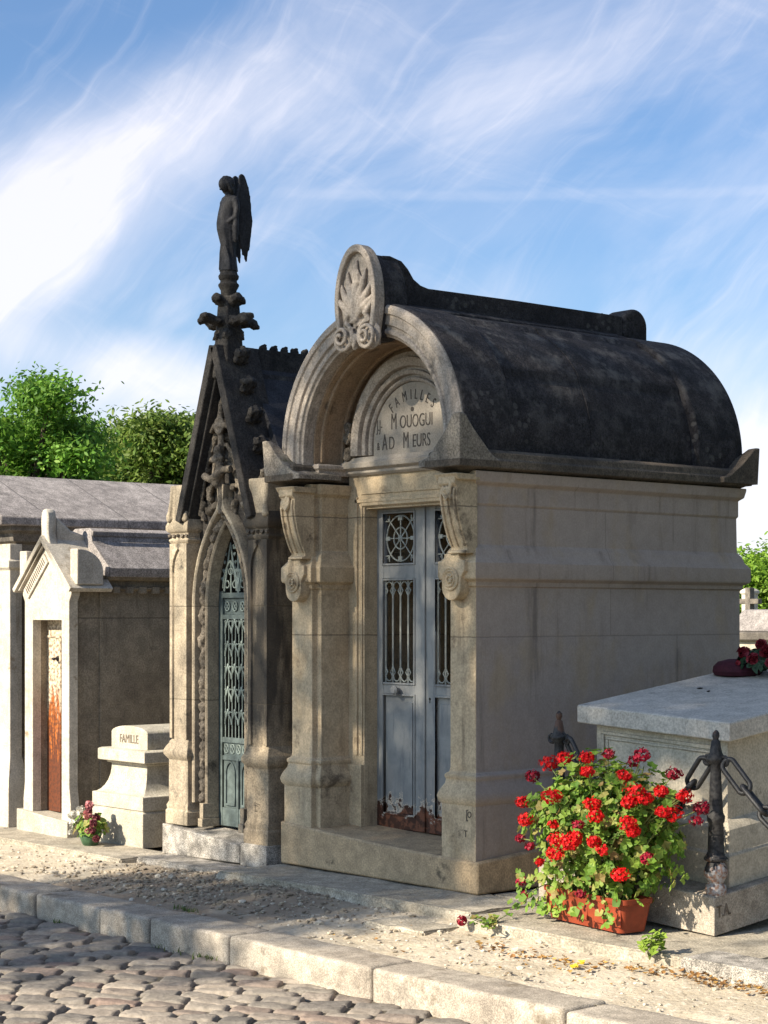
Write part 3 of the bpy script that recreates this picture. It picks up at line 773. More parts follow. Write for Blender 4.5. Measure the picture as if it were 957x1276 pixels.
for k in range(95):
    z = rnd.uniform(2.18, 2.98); hw = (3.12-z)*.38; x = rnd.uniform(-hw, hw)
    blob(b, (GX+x, 7.185, z), (.028,.034,.034), 1, .45, 9, k)
for sx in (-1,1):
    tube(b, [(GX+sx*.20,7.17,2.30),(GX+sx*.13,7.16,2.42),(GX+sx*.11,7.16,2.55),(GX+sx*.03,7.15,2.66)], .016, 6)
    tube(b, [(GX+sx*.3,7.17,2.2),(GX+sx*.22,7.17,2.5),(GX+sx*.08,7.17,2.85)], .014, 6)
obj('carved_cross', remesh(b, .0085, 1), M['carve'], g1)
b = bmesh.new()
for sx in (-1,1):
    tube(b, [(GX+sx*.16,7.10,2.455),(GX+sx*.06,7.085,2.43),(GX,7.08,2.44)], .024, 8)
b.free()
# pinnacle and finial
FY = 7.19
b = bmesh.new()
loft(b, rect(GX-.075,GX+.075,FY-.075,FY+.075), [(.012,3.08),(.0,3.2),(-.008,3.33),(-.012,3.40),(-.02,3.55),(-.028,3.62)])
box(b, GX-.035, GX+.035, FY-.11, FY+.2, 3.08, 3.30)
pin = obj('pinnacle', b, M['chapeldark'], g1, bevel=.012)
b = bmesh.new()
for k in range(4):
    a = PI/2*k; d = Vector((math.cos(a), math.sin(a), 0)); s = Vector((-d.y, d.x, 0))
    c = Vector((GX, FY, 3.46))
    tube(b, [c, c+d*.10+Vector((0,0,-.008)), c+d*.16+Vector((0,0,.008)), c+d*.22+Vector((0,0,.004))], [.042,.034,.036,.028], 8)
    for q in (-1,1): blob(b, c+d*.20+s*q*.024+Vector((0,0,.018*q)), (.030,.030,.022), 2, .4, 9, k*2+q); blob(b, c+d*.11+s*q*.026+Vector((0,0,-.008)), (.034,.03,.026), 2, .4, 9, k+q)
    c = Vector((GX, FY, 3.60)); tube(b, [c-Vector((0,0,.05)), c+d*.075, c+d*.115+Vector((0,0,.02))], [.036,.034,.025], 8)
    for q in (-1,1): blob(b, c+d*.095+s*q*.02, (.03,.026,.026), 2, .35, 9, k*2+q)
blob(b, (GX, FY, 3.46), (.085,.085,.05), 2, .3, 8, 1); blob(b, (GX, FY, 3.59), (.075,.075,.045), 2, .3, 8, 1)
for k in range(4):
    a = PI/2*k+PI/4; blob(b, (GX+.07*math.cos(a), FY+.07*math.sin(a), 3.37), (.035,.035,.045), 2, .4, 9, k+30)
obj('leaf_finial', remesh(b, .009, 1), M['chapeldark'], g1, parent=pin)
b = bmesh.new(); lathe(b, [(.050,3.60),(.052,3.66),(.058,3.67),(.068,3.69),(.068,3.70),(.056,3.712),(.054,3.725),(.064,3.735),(.068,3.755),(.058,3.77),(.055,3.785)], (GX,FY,0), 20)
obj('finial_collar', b, M['chapeldark'], g1, parent=pin)

# chapel door
GY = 7.262
b = bmesh.new()
def gb(x0, x1, z0, z1, y0=GY, y1=GY+.03): box(b, GX+x0, GX+x1, y0, y1, z0, z1)
gb(-.224,-.17,.15,1.7); gb(.17,.224,.15,1.7); gb(-.17,.17,.15,.27); gb(-.17,.17,.585,.615); gb(-.17,.17,.70,.735); gb(-.17,.17,1.515,1.545); gb(-.17,.17,1.655,1.69)
gb(-.012,.012,.15,.6,GY-.004); gb(-.17,.17,.27,.7,GY+.012,GY+.024); gb(-.17,.17,1.545,1.655,GY+.018,GY+.024)
for c in (-.088,.088):
    L, N = parch(.045,.50,.57,8)
    for sx in (-1,1): pathsweep(b, [(GX+c+sx*.045,.30)]+[(GX+c+sx*p[0],p[1]) for p in L], [(sx,0)]+[(sx*q[0],q[1]) for q in N], [(0,GY+.014),(0,GY+.002),(.009,GY+.002),(.009,GY+.014)])
    gb(c-.052,c+.052,.285,.30,GY+.0)
gd = obj('iron_door', b, M['verdark'], g1, bevel=.002)
b = bmesh.new()
for k in range(9):
    x = GX-.15+.0375*k; tube(b, [(x,GY+.012,.735),(x,GY+.012,1.515)], .0042, 6)
for r_ in range(5):
    z = .86+.15*r_
    for k in range(4):
        c = GX-.1125+.075*k
        for sx in (-1,1):
            tube(b, [(c+sx*.036,GY+.008,z-.04),(c+sx*.03,GY+.006,z-.005),(c+sx*.012,GY+.004,z+.02),(c,GY+.004,z+.055)], [.005,.006,.006,.004], 6)
            tube(b, [(c+sx*.012,GY+.004,z+.02),(c+sx*.02,GY+.004,z+.045),(c+sx*.034,GY+.004,z+.04)], .005, 6)
        blob(b, (c,GY+.004,z+.05), (.010,.007,.016), 1, .1, 4, k)
for zc, n in ((1.60,4),(.66,5)):
    for k in range(n):
        c = GX-.17+.34*(k+.5)/n
        tube(b, [(c+.024*math.cos(a*PI/5),GY+.010,zc+.030*math.sin(a*PI/5)) for a in range(10)], .005, 5, closed=True)
        tube(b, [(c-.02,GY+.01,zc-.025),(c+.02,GY+.01,zc+.025)], .004, 5); tube(b, [(c+.02,GY+.01,zc-.025),(c-.02,GY+.01,zc+.025)], .004, 5)
obj('door_grille', b, M['verdigris'], g1, parent=gd)
b = bmesh.new()   # tracery with spires over the rail
for c in (-.085,.085):
    L, N = parch(.08,1.72,1.90,8)
    for sx in (-1,1):
        pathsweep(b, [(GX+c+sx*p[0],p[1]) for p in L], [(sx*q[0],q[1]) for q in N], [(-.006,GY+.02),(-.006,GY+.0),(.007,GY+.0),(.007,GY+.02)])
        for i in range(5):
            z = 1.76+.055*i; x = GX+c+sx*(.075*(1-i/6)); blob(b, (x+sx*.010,GY+.004,z+.02), (.012,.008,.014), 1, .3, 6, i)
        tube(b, [(GX+c+sx*.04+.02*math.cos(a*PI/5),GY+.010,1.745+.024*math.sin(a*PI/5)) for a in range(10)], .005, 5, closed=True)
    tube(b, [(GX+c,GY+.01,1.69),(GX+c,GY+.01,1.9)], .006, 6)
    for sx in (-1,1): tube(b, [(GX+c+sx*.07,GY+.006,1.70),(GX+c+sx*.02,GY+.006,1.93),(GX+c,GY+.006,2.02 if c < 0 else 2.05)], [.007,.007,.004], 6)
    tube(b, [(GX+c+.022*math.cos(a*PI/6),GY+.008,1.83+.022*math.sin(a*PI/6)) for a in range(12)], .005, 5, closed=True)
tube(b, [(GX,GY+.008,1.69),(GX,GY+.008,2.12)], .009, 6); tube(b, [(GX-.05,GY+.006,1.985),(GX+.05,GY+.006,1.985)], .009, 6)
obj('door_tracery', b, M['verdigris'], g1, parent=gd)
b = bmesh.new(); L, N = parch(.20,1.6,2.15,14)
box(b, GX-.2, GX+.2, GY+.5, GY+.52, .1, 2.2)  # near-black plate; the unlit chapel interior is put into its colour
obj('dark_backing', b, M['dark'], g1)
b = bmesh.new()
for p, q in (((-9.50,.36),(-9.50,.30)),((-9.515,.34),(-9.47,.335)),((-9.5,.30),(-9.475,.305)),((-9.49,.35),(-9.45,.345))): tube(b, [(p[0],7.096,p[1]),(q[0],7.096,q[1])], .003, 5)
obj('scratched_mark', remesh(b, .0016, 0), M['letter'], g1)

# ------------------------------------------------------------------ angel statue
A0 = 3.785
st = thing('angel_statue', 'blackened stone angel with raised wings standing on top of the gothic gable', 'statue', (GX, FY, A0))
def ell(bm, secs, n=20):
    rings = []
    for (z, yo, rx, ry, fold) in secs:
        rg = []
        for k in range(n):
            a = 2*PI*k/n; f = 1 + fold*math.sin(a*7+z*9)
            rg.append(bm.verts.new((GX + rx*f*math.cos(a), FY + yo + ry*f*math.sin(a), A0+z)))
        rings.append(rg)
    for A, B in zip(rings, rings[1:]):
        for k in range(n): bm.faces.new((A[k],A[(k+1)%n],B[(k+1)%n],B[k]))
    bm.faces.new(rings[0][::-1]); bm.faces.new(rings[-1])
b = bmesh.new()
ell(b, [(0,0,.062,.058,.08),(.02,0,.058,.055,.10),(.08,.002,.05,.047,.10),(.16,-.004,.05,.048,.08),(.22,-.010,.055,.058,.06),(.27,-.014,.062,.067,.04),(.31,-.012,.066,.070,.03),(.35,-.010,.060,.068,.02),(.385,-.006,.060,.064,.02),(.43,0,.064,.056,.01),(.46,.004,.072,.046,0),(.485,.006,.066,.038,0),(.497,.006,.035,.026,0)], 28)
ell(b, [(.48,.002,.022,.022,0),(.535,-.012,.020,.020,0)], 14)
blob(b, (GX, FY-.028, A0+.565), (.037,.047,.050), 3, .02, 4, 0, Matrix.Rotation(R(18), 3, 'X'))
blob(b, (GX, FY-.073, A0+.553), (.006,.009,.010), 1, 0)          # nose
blob(b, (GX, FY-.064, A0+.530), (.012,.010,.010), 1, 0)          # chin
for sx in (-1,1):
    blob(b, (GX+sx*.067, FY+.004, A0+.455), (.022,.024,.026), 2, 0)
    tube(b, [(GX+sx*.070,FY+.006,A0+.455),(GX+sx*.080,FY+.010,A0+.40),(GX+sx*.078,FY+.0,A0+.345),(GX+sx*.056,FY-.035,A0+.315),(GX+sx*.02,FY-.064,A0+.300)], [.022,.021,.018,.015,.011], 10)
    blob(b, (GX+sx*.012, FY-.068, A0+.297), (.012,.012,.010), 2, 0)
    for q in range(4): tube(b, [(GX+sx*.012,FY-.070,A0+.300-.004*q),(GX-sx*.004,FY-.078,A0+.292-.004*q),(GX-sx*.014,FY-.074,A0+.286-.004*q)], .0028, 5)
    tube(b, [(GX+sx*.074,FY+.004,A0+.36),(GX+sx*.078,FY+.0,A0+.29),(GX+sx*.072,FY+.006,A0+.20),(GX+sx*.066,FY+.006,A0+.18)], [.018,.022,.016,.006], 8)
tube(b, [(GX+.05,FY-.02,A0+.34),(GX+.02,FY-.055,A0+.27),(GX-.02,FY-.05,A0+.12),(GX-.03,FY-.05,A0+.01)], [.006,.009,.009,.008], 6)
tube(b, [(GX-.05,FY-.02,A0+.30),(GX+.01,FY-.055,A0+.22),(GX+.045,FY-.03,A0+.08),(GX+.05,FY-.025,A0+.0)], [.006,.009,.009,.008], 6)
obj('body', remesh(b, .0045, 1), M['statue'], st)
b = bmesh.new()
blob(b, (GX, FY-.012, A0+.578), (.045,.052,.047), 3, .10, 12, 1); blob(b, (GX, FY+.012, A0+.53), (.036,.03,.04), 2, .1, 8, 2)
for sx in (-1,1): tube(b, [(GX+sx*.02,FY-.045,A0+.60),(GX+sx*.034,FY-.030,A0+.57),(GX+sx*.034,FY-.006,A0+.53),(GX+sx*.022,FY+.016,A0+.50)], [.010,.015,.017,.010], 8)
obj('hair', remesh(b, .0045, 1), M['statue'], st)
for sx in (-1, 1):
    b = bmesh.new()
    # side outline (y back, z) of one wing, given thickness and feather ridges
    out = [(.040,.44),(.036,.50),(.045,.545),(.036,.59),(.040,.625),(.058,.640),(.078,.625),(.096,.58),(.112,.52),(.120,.45),(.120,.38),(.112,.30),(.106,.22),(.104,.14),(.096,.085),(.086,.095),(.082,.125),(.070,.12),(.066,.16),(.052,.20),(.045,.30)]
    out = [(.030,.42),(.030,.47),(.040,.52),(.054,.555),(.052,.60),(.060,.632),(.076,.645),(.094,.638),(.110,.605),(.126,.56),(.136,.50),(.142,.44),(.143,.38),(.138,.30),(.130,.22),(.124,.15),(.116,.07),(.104,.09),(.098,.115),(.086,.11),(.078,.15),(.062,.17),(.050,.24),(.036,.32)]; base = GX + sx*.022
    def wx(y, z): return base + sx*(.012 + .022*math.sin(max(0,min(1,(z-.05)/.6))*PI)*((y-.03)/.14))
    n = len(out)
    A = [b.verts.new((wx(y,z)-.008, FY+y, A0+z)) for y, z in out]; B = [b.verts.new((wx(y,z)+.010, FY+y, A0+z)) for y, z in out]
    for i in range(n): b.faces.new((A[i],A[(i+1)%n],B[(i+1)%n],B[i]))
    b.faces.new(A); b.faces.new(B[::-1])
    for k in range(7):
        y = .050+.0105*k
        tube(b, [(wx(y*1.2,.5)+sx*.010,FY+y*1.2,A0+.54-.02*k),(wx(y*1.2,.3)+sx*.011,FY+y*1.2+.008,A0+.34),(wx(y*1.1,.15)+sx*.006,FY+y*1.15,A0+.17-.004*k)], [.004,.006,.004], 5)
    tube(b, [(wx(.04,.45),FY+.03,A0+.44),(wx(.06,.55),FY+.062,A0+.56),(wx(.075,.62),FY+.078,A0+.615),(wx(.09,.6),FY+.098,A0+.56)], [.016,.014,.013,.008], 8)
    obj('wing', remesh(b, .005, 1), M['statue'], st)

# ------------------------------------------------------------------ small gabled tomb
s1 = thing('small_mausoleum', 'small bright gabled mausoleum with a tall rusty door', 'mausoleum', (-11.98, 7.8, -.06))
SX = -11.985
b = bmesh.new(); hexa(b, [(-12.37,7.02,-.07),(-11.65,7.02,-.07),(-11.65,7.35,-.07),(-12.37,7.35,-.07),(-12.37,7.02,.10),(-11.65,7.02,.055),(-11.65,7.35,.055),(-12.37,7.35,.10)])
obj('doorstep', b, M['fam'], s1, bevel=.006)
b = bmesh.new()
dx0, dx1, dzt = -12.185, -11.775, 1.505
L0, L1 = -12.30, -11.672
prism(b, [(L0-.02,.06),(dx0,.06),(dx0,dzt),(dx1,dzt),(dx1,.05),(L1+.025,.05),(L1+.02,.18),(L1,.30),(L1,1.64),(L1+.03,1.69),(L1+.03,1.74),(SX,2.08),(L0-.03,1.74),(L0-.03,1.69),(L0,1.64),(L0,.30),(L0-.02,.18)], 7.05, 7.125)
obj('front_wall', b, M['white'], s1, bevel=.004)
b = bmesh.new(); L1_ = -11.715
prism(b, [(L0+.01,.06),(dx0-.0,.06),(dx0-.0,dzt),(dx1,dzt),(dx1,.05),(L1_,.05),(L1_,1.74),(SX,2.03),(L0+.01,1.74)], 7.127, 7.34)
obj('door_jamb', b, M['tan'], s1)
b = bmesh.new()
for sx in (-1, 1):
    P0, P1 = Vector((.36,1.735)), Vector((0,2.075)); d = (P1-P0).normalized(); nn = Vector((-d.y, d.x))
    nn = Vector((abs(d.y), abs(d.x)))
    a0, a1 = P0 - d*.04, P1
    prism(b, [(SX+sx*p.x, p.y) for p in (a0, a1, a1+Vector((0,.05)), a0+nn*.038)], 7.0, 7.36)
    prism(b, [(SX+sx*p.x, p.y) for p in (a0-nn*.018+d*.04, a1-Vector((0,.024)), a1, a0+d*.02)], 7.02, 7.36)
obj('gable_coping', b, M['white'], s1, bevel=.004)
b = bmesh.new()   # inscribed band under the left rake
P0, P1 = Vector((-.315,1.735)), Vector((-.03,2.00)); d = (P1-P0).normalized(); nn = Vector((d.y,-d.x))
prism(b, [(SX+p.x,p.y) for p in (P0+nn*.01, P1+nn*.01, P1+nn*.10, P0+nn*.10)], 7.035, 7.06)
bd_ = obj('inscribed_band', b, M['white'], s1, bevel=.002)
b = bmesh.new()
for k in range(15):
    c = P0 + d*(.035+.023*k) + nn*.052; h = .026
    prism(b, [(SX+p.x,p.y) for p in (c-nn*h-d*.0035, c-nn*h+d*.0035, c+nn*h+d*.0035, c+nn*h-d*.0035)], 7.030, 7.036)
obj('worn_lettering', b, M['faintletter'], s1, parent=bd_)
b = bmesh.new()
prism(b, [(SX-.07,2.03),(SX-.048,2.10),(SX-.048,2.16),(SX-.052,2.22),(SX-.048,2.27),(SX-.03,2.31),(SX+.0,2.322),(SX+.03,2.305),(SX+.045,2.26),(SX+.04,2.18),(SX+.045,2.12),(SX+.08,2.03)], 7.03, 7.11)
prism(b, [(7.12,2.05),(7.12,2.26),(7.17,2.22),(7.24,2.165),(7.36,2.13),(7.36,2.05)], SX-.035, SX+.035, 'x')
obj('finial', b, M['white'], s1, bevel=.015)
for sx in (-1, 1):
    b = bmesh.new(); x = SX+sx*.36
    q = [(7.05+0,1.78)] + [(7.05,1.80+.0)]
    arc = [(7.06+.22*math.sin(i*PI/16), 1.86+.16*math.cos(i*PI/16)) for i in range(9)]
    prism(b, [(7.06,1.76)] + arc + [(7.28,1.76)], x-.05, x+.05, 'x'); obj('acroterion', b, M['white'], s1, bevel=.008)
b = bmesh.new()
loft(b, rect(-12.28,-11.70,7.33,8.9), [(.05,-.07),(.05,.06),(.045,.065),(.03,.07),(.03,.18),(.0,.21),(0,1.72),(.025,1.73),(.025,1.745)])
loft(b, rect(-12.28,-11.70,7.33,8.9), [(.012,1.745),(.012,1.79),(.06,1.80),(.07,1.83)])
obj('side_wall', b, M['tan'], s1, bevel=.003)
b = bmesh.new()
for k in range(13):
    b = bmesh.new(); box(b, -11.69, -11.655, 7.42+.115*k, 7.475+.115*k, 1.70, 1.75); obj('dentil', b, M['tan'], s1, bevel=.003)
b = bmesh.new()
prism(b, [(SX-.37,1.82),(SX+.37,1.82),(SX+.385,1.885),(SX+.375,1.895),(SX+.15,2.08),(SX+.14,2.13),(SX-.14,2.13),(SX-.15,2.08),(SX-.375,1.895),(SX-.385,1.885)], 7.345, 8.95)
rf = obj('roof', b, M['slabroof'], s1, bevel=.005)
b = bmesh.new(); prism(b, [(SX-.15,2.125),(SX+.15,2.125),(SX+.155,2.16),(SX+.10,2.185),(SX-.10,2.185),(SX-.155,2.16)], 7.35, 8.95); obj('ridge_slab', b, M['slabroof'], s1, parent=rf, bevel=.005)
b = bmesh.new(); box(b, dx0-.0, dx1, 7.175, 7.20, .09, dzt)
dr = obj('door', b, M['doorrust'], s1)
b = bmesh.new(); box(b, dx0, dx1, 7.165, 7.178, dzt-.13, dzt-.115); box(b, SX-.004, SX+.004, 7.165, 7.178, .09, dzt-.12); obj('door_bead', b, M['doorrust'], s1, parent=dr)
b = bmesh.new(); tube(b, [(SX-.05,7.17,1.22),(SX-.05,7.13,1.22),(SX-.02,7.125,1.215)], .009, 8); lathe(b, [(.02,0),(.02,.006)], (SX-.05,7.175,1.22), 12, 'y'); obj('door_handle', b, M['iron'], s1, parent=dr)

# ------------------------------------------------------------------ leftmost big tomb
w1 = thing('large_mausoleum', 'broad low stone mausoleum with wide grey slab roof at the far left', 'mausoleum', (-13.4, 8.0, -.06))
b = bmesh.new()
loft(b, rect(-14.4,-12.56,7.12,9.1), [(.04,-.07),(.04,.18),(.03,.20),(.03,.46),(.0,.49),(0,1.86),(.015,1.88),(.015,1.95),(.0,1.96),(0,2.08),(.04,2.10),(.05,2.16),(.09,2.18),(.09,2.22)])
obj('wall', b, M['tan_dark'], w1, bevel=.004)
b = bmesh.new()
loft(b, rect(-12.80,-12.53,7.055,7.16), [(.03,-.07),(.03,.30),(.02,.34),(0,.48),(0,1.88),(.02,1.90),(.02,1.95),(0,1.96),(0,2.08)]); obj('pilaster', b, M['white'], w1, bevel=.004)
b = bmesh.new()
prism(b, [(-14.5,2.215),(-12.44,2.215),(-12.44,2.285),(-13.35,2.66),(-13.5,2.66),(-14.5,2.285)], 6.93, 9.2)
obj('roof', b, M['slabroof'], w1, bevel=.012)

# ------------------------------------------------------------------ FAMILLE sarcophagus
f1 = thing('sarcophagus_tomb', 'pale stone tomb with flared sides and FAMILLE carved on its head', 'tomb', (-11.1, 7.8, -.06))
b = bmesh.new(); fx, fw = -11.115, .325
loft(b, rect(fx-fw, fx+fw, 7.10, 8.7), [(0,-.06),(0,.175),(-.005,.182),(-.012,.185),(-.012,.192),(0,.195),(0,.29)])
obj('base', b, M['fam'], f1, bevel=.005)
b = bmesh.new()
loft(b, rect(fx-fw, fx+fw, 7.10, 8.7), [(0,.29)] + [(-.095+.095*math.cos(i*PI/20)*(1-i/60.) - .0*i, .29+.20*math.sin(i*PI/20)) for i in range(1,11)][0:0] + [(-.10*(math.sin(t*PI/2)), .29+.20*(1-math.cos(t*PI/2))) for t in (.15,.3,.45,.6,.75,.9,1)] + [(-.10,.495),(-.075,.50),(-.075,.535),(-.09,.54)])
obj('flared_body', b, M['fam'], f1, bevel=.003, smooth=50)
b = bmesh.new(); loft(b, rect(fx-.30, fx+.30, 7.13, 8.68), [(-.012,.515),(0,.52),(0,.595),(-.02,.605)]); obj('cap_slab', b, M['fam'], f1, bevel=.004)
b = bmesh.new()
arc = [(fx+.23*math.cos(t), .715+.05*math.sin(t)) for t in [PI*i/14 for i in range(15)]]
prism(b, [(fx+.23,.60)] + arc + [(fx-.23,.60)], 7.20, 8.6)
hd = obj('head', b, M['fam'], f1, bevel=.005)
obj('lettering', textbm('FAMILLE', .085, (fx, 7.199, .645), sx=.78, extr=.002), M['faintletter'], f1, parent=hd)

# ------------------------------------------------------------------ right tomb
TILT = []
def tz(x, y): return .05*(-5.81-x) + .10*(y-7.105)
r1 = thing('box_tomb', 'pale box-shaped tomb with a thick overhanging top slab beside the geraniums', 'tomb', (-6.33, 8.2, 0))
rx0, rx1, ry0, ry1 = -6.80, -5.92, 7.34, 9.3
b = bmesh.new()
loft(b, rect(rx0, rx1, ry0, ry1), [(.06,.18),(.06,.335),(.05,.345),(.045,.46),(.02,.49),(.0,.50),(0,.90)])
bod = obj('body', b, M['rtomb'], r1, bevel=.004)
b = bmesh.new()
for off, w, pr in ((.045,.016,.012),(.075,.012,.008)):
    a0, a1, z0, z1 = rx0+off, rx1-off+.0, .54, .905-off
    box(b, a0, a1, ry0-pr, ry0+.005, z1-w, z1); box(b, a0, a0+w, ry0-pr, ry0+.005, z0, z1-w); box(b, a1-w, a1, ry0-pr, ry0+.005, z0, z1-w); box(b, a0+w, a1-w, ry0-pr, ry0+.005, z0, z0+w)
obj('panel_moulding', b, M['rtomb'], r1, bevel=.003)
b = bmesh.new(); loft(b, rect(-6.875,-5.85,7.27,9.35), [(-.006,.895),(0,.90),(0,.985),(-.006,.992)]); obj('top_slab', b, M['rslab'], r1, bevel=.008)
b = bmesh.new(); loft(b, rect(-7.0,-5.81,7.105,9.4), [(0,-.01),(0,.175),(-.005,.18)]); bs = obj('base_slab', b, M['kerb'], r1, bevel=.008)
b = bmesh.new(); join(b, textbm('T.A.', .085, (0,0,0), sx=.75, extr=.002)); b.transform(Matrix.Translation((-5.808,7.175,.075)) @ Matrix.Rotation(R(90), 4, 'Z'))
obj('lettering', b, M['faintletter'], r1, parent=bs)

# the tomb has sunk towards its near corner
bpy.context.view_layer.update()
for o_t in list(r1.children_recursive):
    L0_ = Vector(r1.location)
    for v_ in o_t.data.vertices:
        g_ = v_.co + L0_; v_.co.z += tz(g_.x, g_.y) + (.03*(g_.y-7.105) if o_t.name.startswith('top_slab') else 0)
# bollards and chains
def bollard(x, y, z, label):
    t = thing('bollard', label, 'bollard', (x, y, z), 'iron bollards round the box tomb')
    b = bmesh.new()
    lathe(b, [(.045,0),(.052,.02),(.052,.045),(.038,.06),(.044,.075),(.058,.10),(.060,.125),(.046,.155),(.040,.165),(.058,.172),(.060,.18),(.046,.195),(.040,.21),(.038,.35),(.044,.36),(.044,.385),(.036,.40),(.033,.44),(.026,.60),(.026,.635),(.046,.655),(.048,.668),(.032,.69),(.026,.72),(.020,.75),(.012,.758),(.018,.775),(.017,.79),(.006,.803)], (x,y,z), 20)
    for v in b.verts: v.co += noise.noise_vector(v.co*25)*.0035
    bo = obj('post', b, M['bollard'], t, smooth=50)
    for sx in (-1,1):
        b = bmesh.new(); c = Vector((x+sx*.054, y, z+.655)); tube(b, [(c.x+.020*math.cos(a*PI/5), c.y, c.z+.022*math.sin(a*PI/5)) for a in range(10)], .009, 6, closed=True)
        obj('chain_eye', b, M['iron'], t)
    return t
def iron_peel():
    s = NT('black_iron_peeling_to_white'); g = s.n('ShaderNodeNewGeometry'); P = g.outputs['Position']; sp = s.n('ShaderNodeSeparateXYZ'); s.l(P, sp.inputs[0])
    n = s.noise(P, 22, 6, .65); n2 = s.noise(P, 60, 4)
    f = s.ramp(s.math('ADD', s.math('MULTIPLY', sp.outputs[2], -2.6), n), -.36, -.30)
    col = s.mix(s.ramp(n2, .35, .65), (.018,.017,.018), (.05,.047,.045))
    col = s.mix(s.ramp(s.noise(P, 9, 5), .6, .68), col, (.11,.06,.04))
    wc = s.mix(s.ramp(n2, .4, .6), (.34,.33,.33), (.25,.15,.11))
    return s.bsdf(s.mix(f, col, wc), .6, n2, .6, .004)
M['bollard'] = iron_peel()
B1 = (-5.85, 7.165, .18); B2 = (-6.93, 7.19, .23)
bollard(*B1, 'black iron bollard with peeling white foot on the near corner of the tomb slab')
bollard(-4.08, 7.2, 0, 'black iron bollard standing farthest right, holding the far end of the chain')
bollard(*B2, 'black iron bollard half hidden behind the geraniums')
def chain(p0, p1, sag, n, label):
    p0 = Vector(p0); p1 = Vector(p1)
    mid = (p0+p1)/2
    t = thing('chain', label, 'chain', tuple(mid - Vector((0,0,sag))), 'heavy iron chains between the bollards')
    pts = [p0.lerp(p1, i/n) - Vector((0,0,4*sag*(i/n)*(1-i/n))) for i in range(n+1)]
    for i in range(n):
        a, c = pts[i], pts[i+1]; d = (c-a); L = d.length; d.normalize(); m_ = (a+c)/2
        s = d.cross(Vector((0,0,1))).normalized(); u = s.cross(d)
        w = (s + u*.35).normalized() if i % 2 else (u - s*.35).normalized()
        b = bmesh.new(); hl = L*.5+.018; hw = .034; loop = []
        for k in range(20):
            ang = 2*PI*k/20; cx_ = math.cos(ang); sx_ = math.sin(ang)
            loop.append(m_ + d*(math.copysign(max(0,hl-hw),cx_) + hw*cx_) + w*hw*sx_)
        tube(b, loop, .0125, 8, closed=True)
        obj('link', b, M['iron'], t, smooth=60)
chain((B1[0]-.07,B1[1]+.005,B1[2]+.645), (B2[0]+.07,B2[1],B2[2]+.645), .36, 11, 'chain sagging from the near bollard behind the geraniums')
chain((B1[0]+.07,B1[1],B1[2]+.645), (-4.15,7.2,.655), .42, 15, 'chain hanging down to the right of the near bollard')

# ------------------------------------------------------------------ flowers
def leafdisc(verts, faces, c, nrm, r, n=9, scallop=.18, cup=.25, seed=0):
    nrm = nrm.normalized(); u = nrm.orthogonal().normalized(); a0 = rnd.uniform(0, 6.28)
    u = (u*math.cos(a0) + nrm.cross(u)*math.sin(a0)); v = nrm.cross(u)
    i0 = len(verts); verts.append(tuple(c - nrm*r*cup*.5))
    for k in range(n):
        a = .35 + (2*PI-.7)*k/(n-1); rr = r*(1+scallop*(1 if k % 2 else -1)*.5)
        verts.append(tuple(c + u*rr*math.cos(a) + v*rr*math.sin(a) + nrm*r*cup*rnd.uniform(0,.8)))
    for k in range(1, n): faces.append((i0, i0+k, i0+k+1))
def meshobj(name, verts, faces, mat, root=None, parent=None, smooth=False, label=None):
    me = bpy.data.meshes.new(name); off = Vector(root.location) if root else Vector((0,0,0))
    me.from_pydata([(v[0]-off.x, v[1]-off.y, v[2]-off.z) for v in verts], [], faces); me.update()
    if smooth:
        for p in me.polygons: p.use_smooth = True
    return objm(name, me, mat, root, parent, label=label)
M['geran'] = leafmat('geranium_leaves', [(.05,.11,.015),(.12,.23,.03),(.19,.31,.045),(.26,.36,.06),(.14,.26,.03),(.20,.33,.05),(.36,.36,.10),(.24,.15,.06)], .35)
M['red'] = leafmat('red_geranium_petals', [(.62,.006,.008),(.72,.010,.010),(.50,.004,.010)], .2)
M['darkred'] = leafmat('fading_crimson_petals', [(.25,.006,.02),(.38,.01,.035),(.15,.006,.015)], .15)
M['stemg'] = plain('green_stems', (.16,.20,.06), .7)
# planter
pl = thing('flower_box', 'terracotta-coloured long planter box full of geraniums', 'planter', (-6.36, 6.88, 0))
pc = Vector((-6.39, 6.90, 0)); pa = math.atan2(-.10, .62)
def planter(bm, L, W, H, t=.012, z0=0, flare=.12):
    def ring(l, w, z, r=.03, n=4):
        pts = []
        for sx, sy, a0 in ((1,-1,-PI/2),(1,1,0),(-1,1,PI/2),(-1,-1,PI)):
            for k in range(n+1):
                a = a0 + PI/2*k/n; pts.append((sx*(l/2-r)+r*math.cos(a), sy*(w/2-r)+r*math.sin(a), z))
        return [bm.verts.new(p) for p in pts]
    rs = [ring(L*(1-flare), W*(1-flare*1.6), z0), ring(L*.97, W*.95, z0+H*.82), ring(L*.98,W*.97,z0+H*.83), ring(L, W, z0+H*.86), ring(L, W, z0+H), ring(L-2*t, W-2*t, z0+H), ring(L*.9, W*.8, z0+H*.5)]
    n = len(rs[0])
    for A, B in zip(rs, rs[1:]):
        for k in range(n): bm.faces.new((A[k],A[(k+1)%n],B[(k+1)%n],B[k]))
    bm.faces.new(rs[0][::-1]); bm.faces.new(rs[-1])
PM = Matrix.Translation(pc) @ Matrix.Rotation(pa, 4, 'Z')
b = bmesh.new(); planter(b, .66, .20, .165); b.transform(PM); obj('box', b, M['terracotta'], pl)
b = bmesh.new()
for k in range(5):
    g = bmesh.new(); box(g, -.26+.13*k-.04, -.26+.13*k+.04, -.093, -.085, .03, .12); g.transform(PM); obj('raised_panel', g, M['terracotta'], pl, bevel=.004)
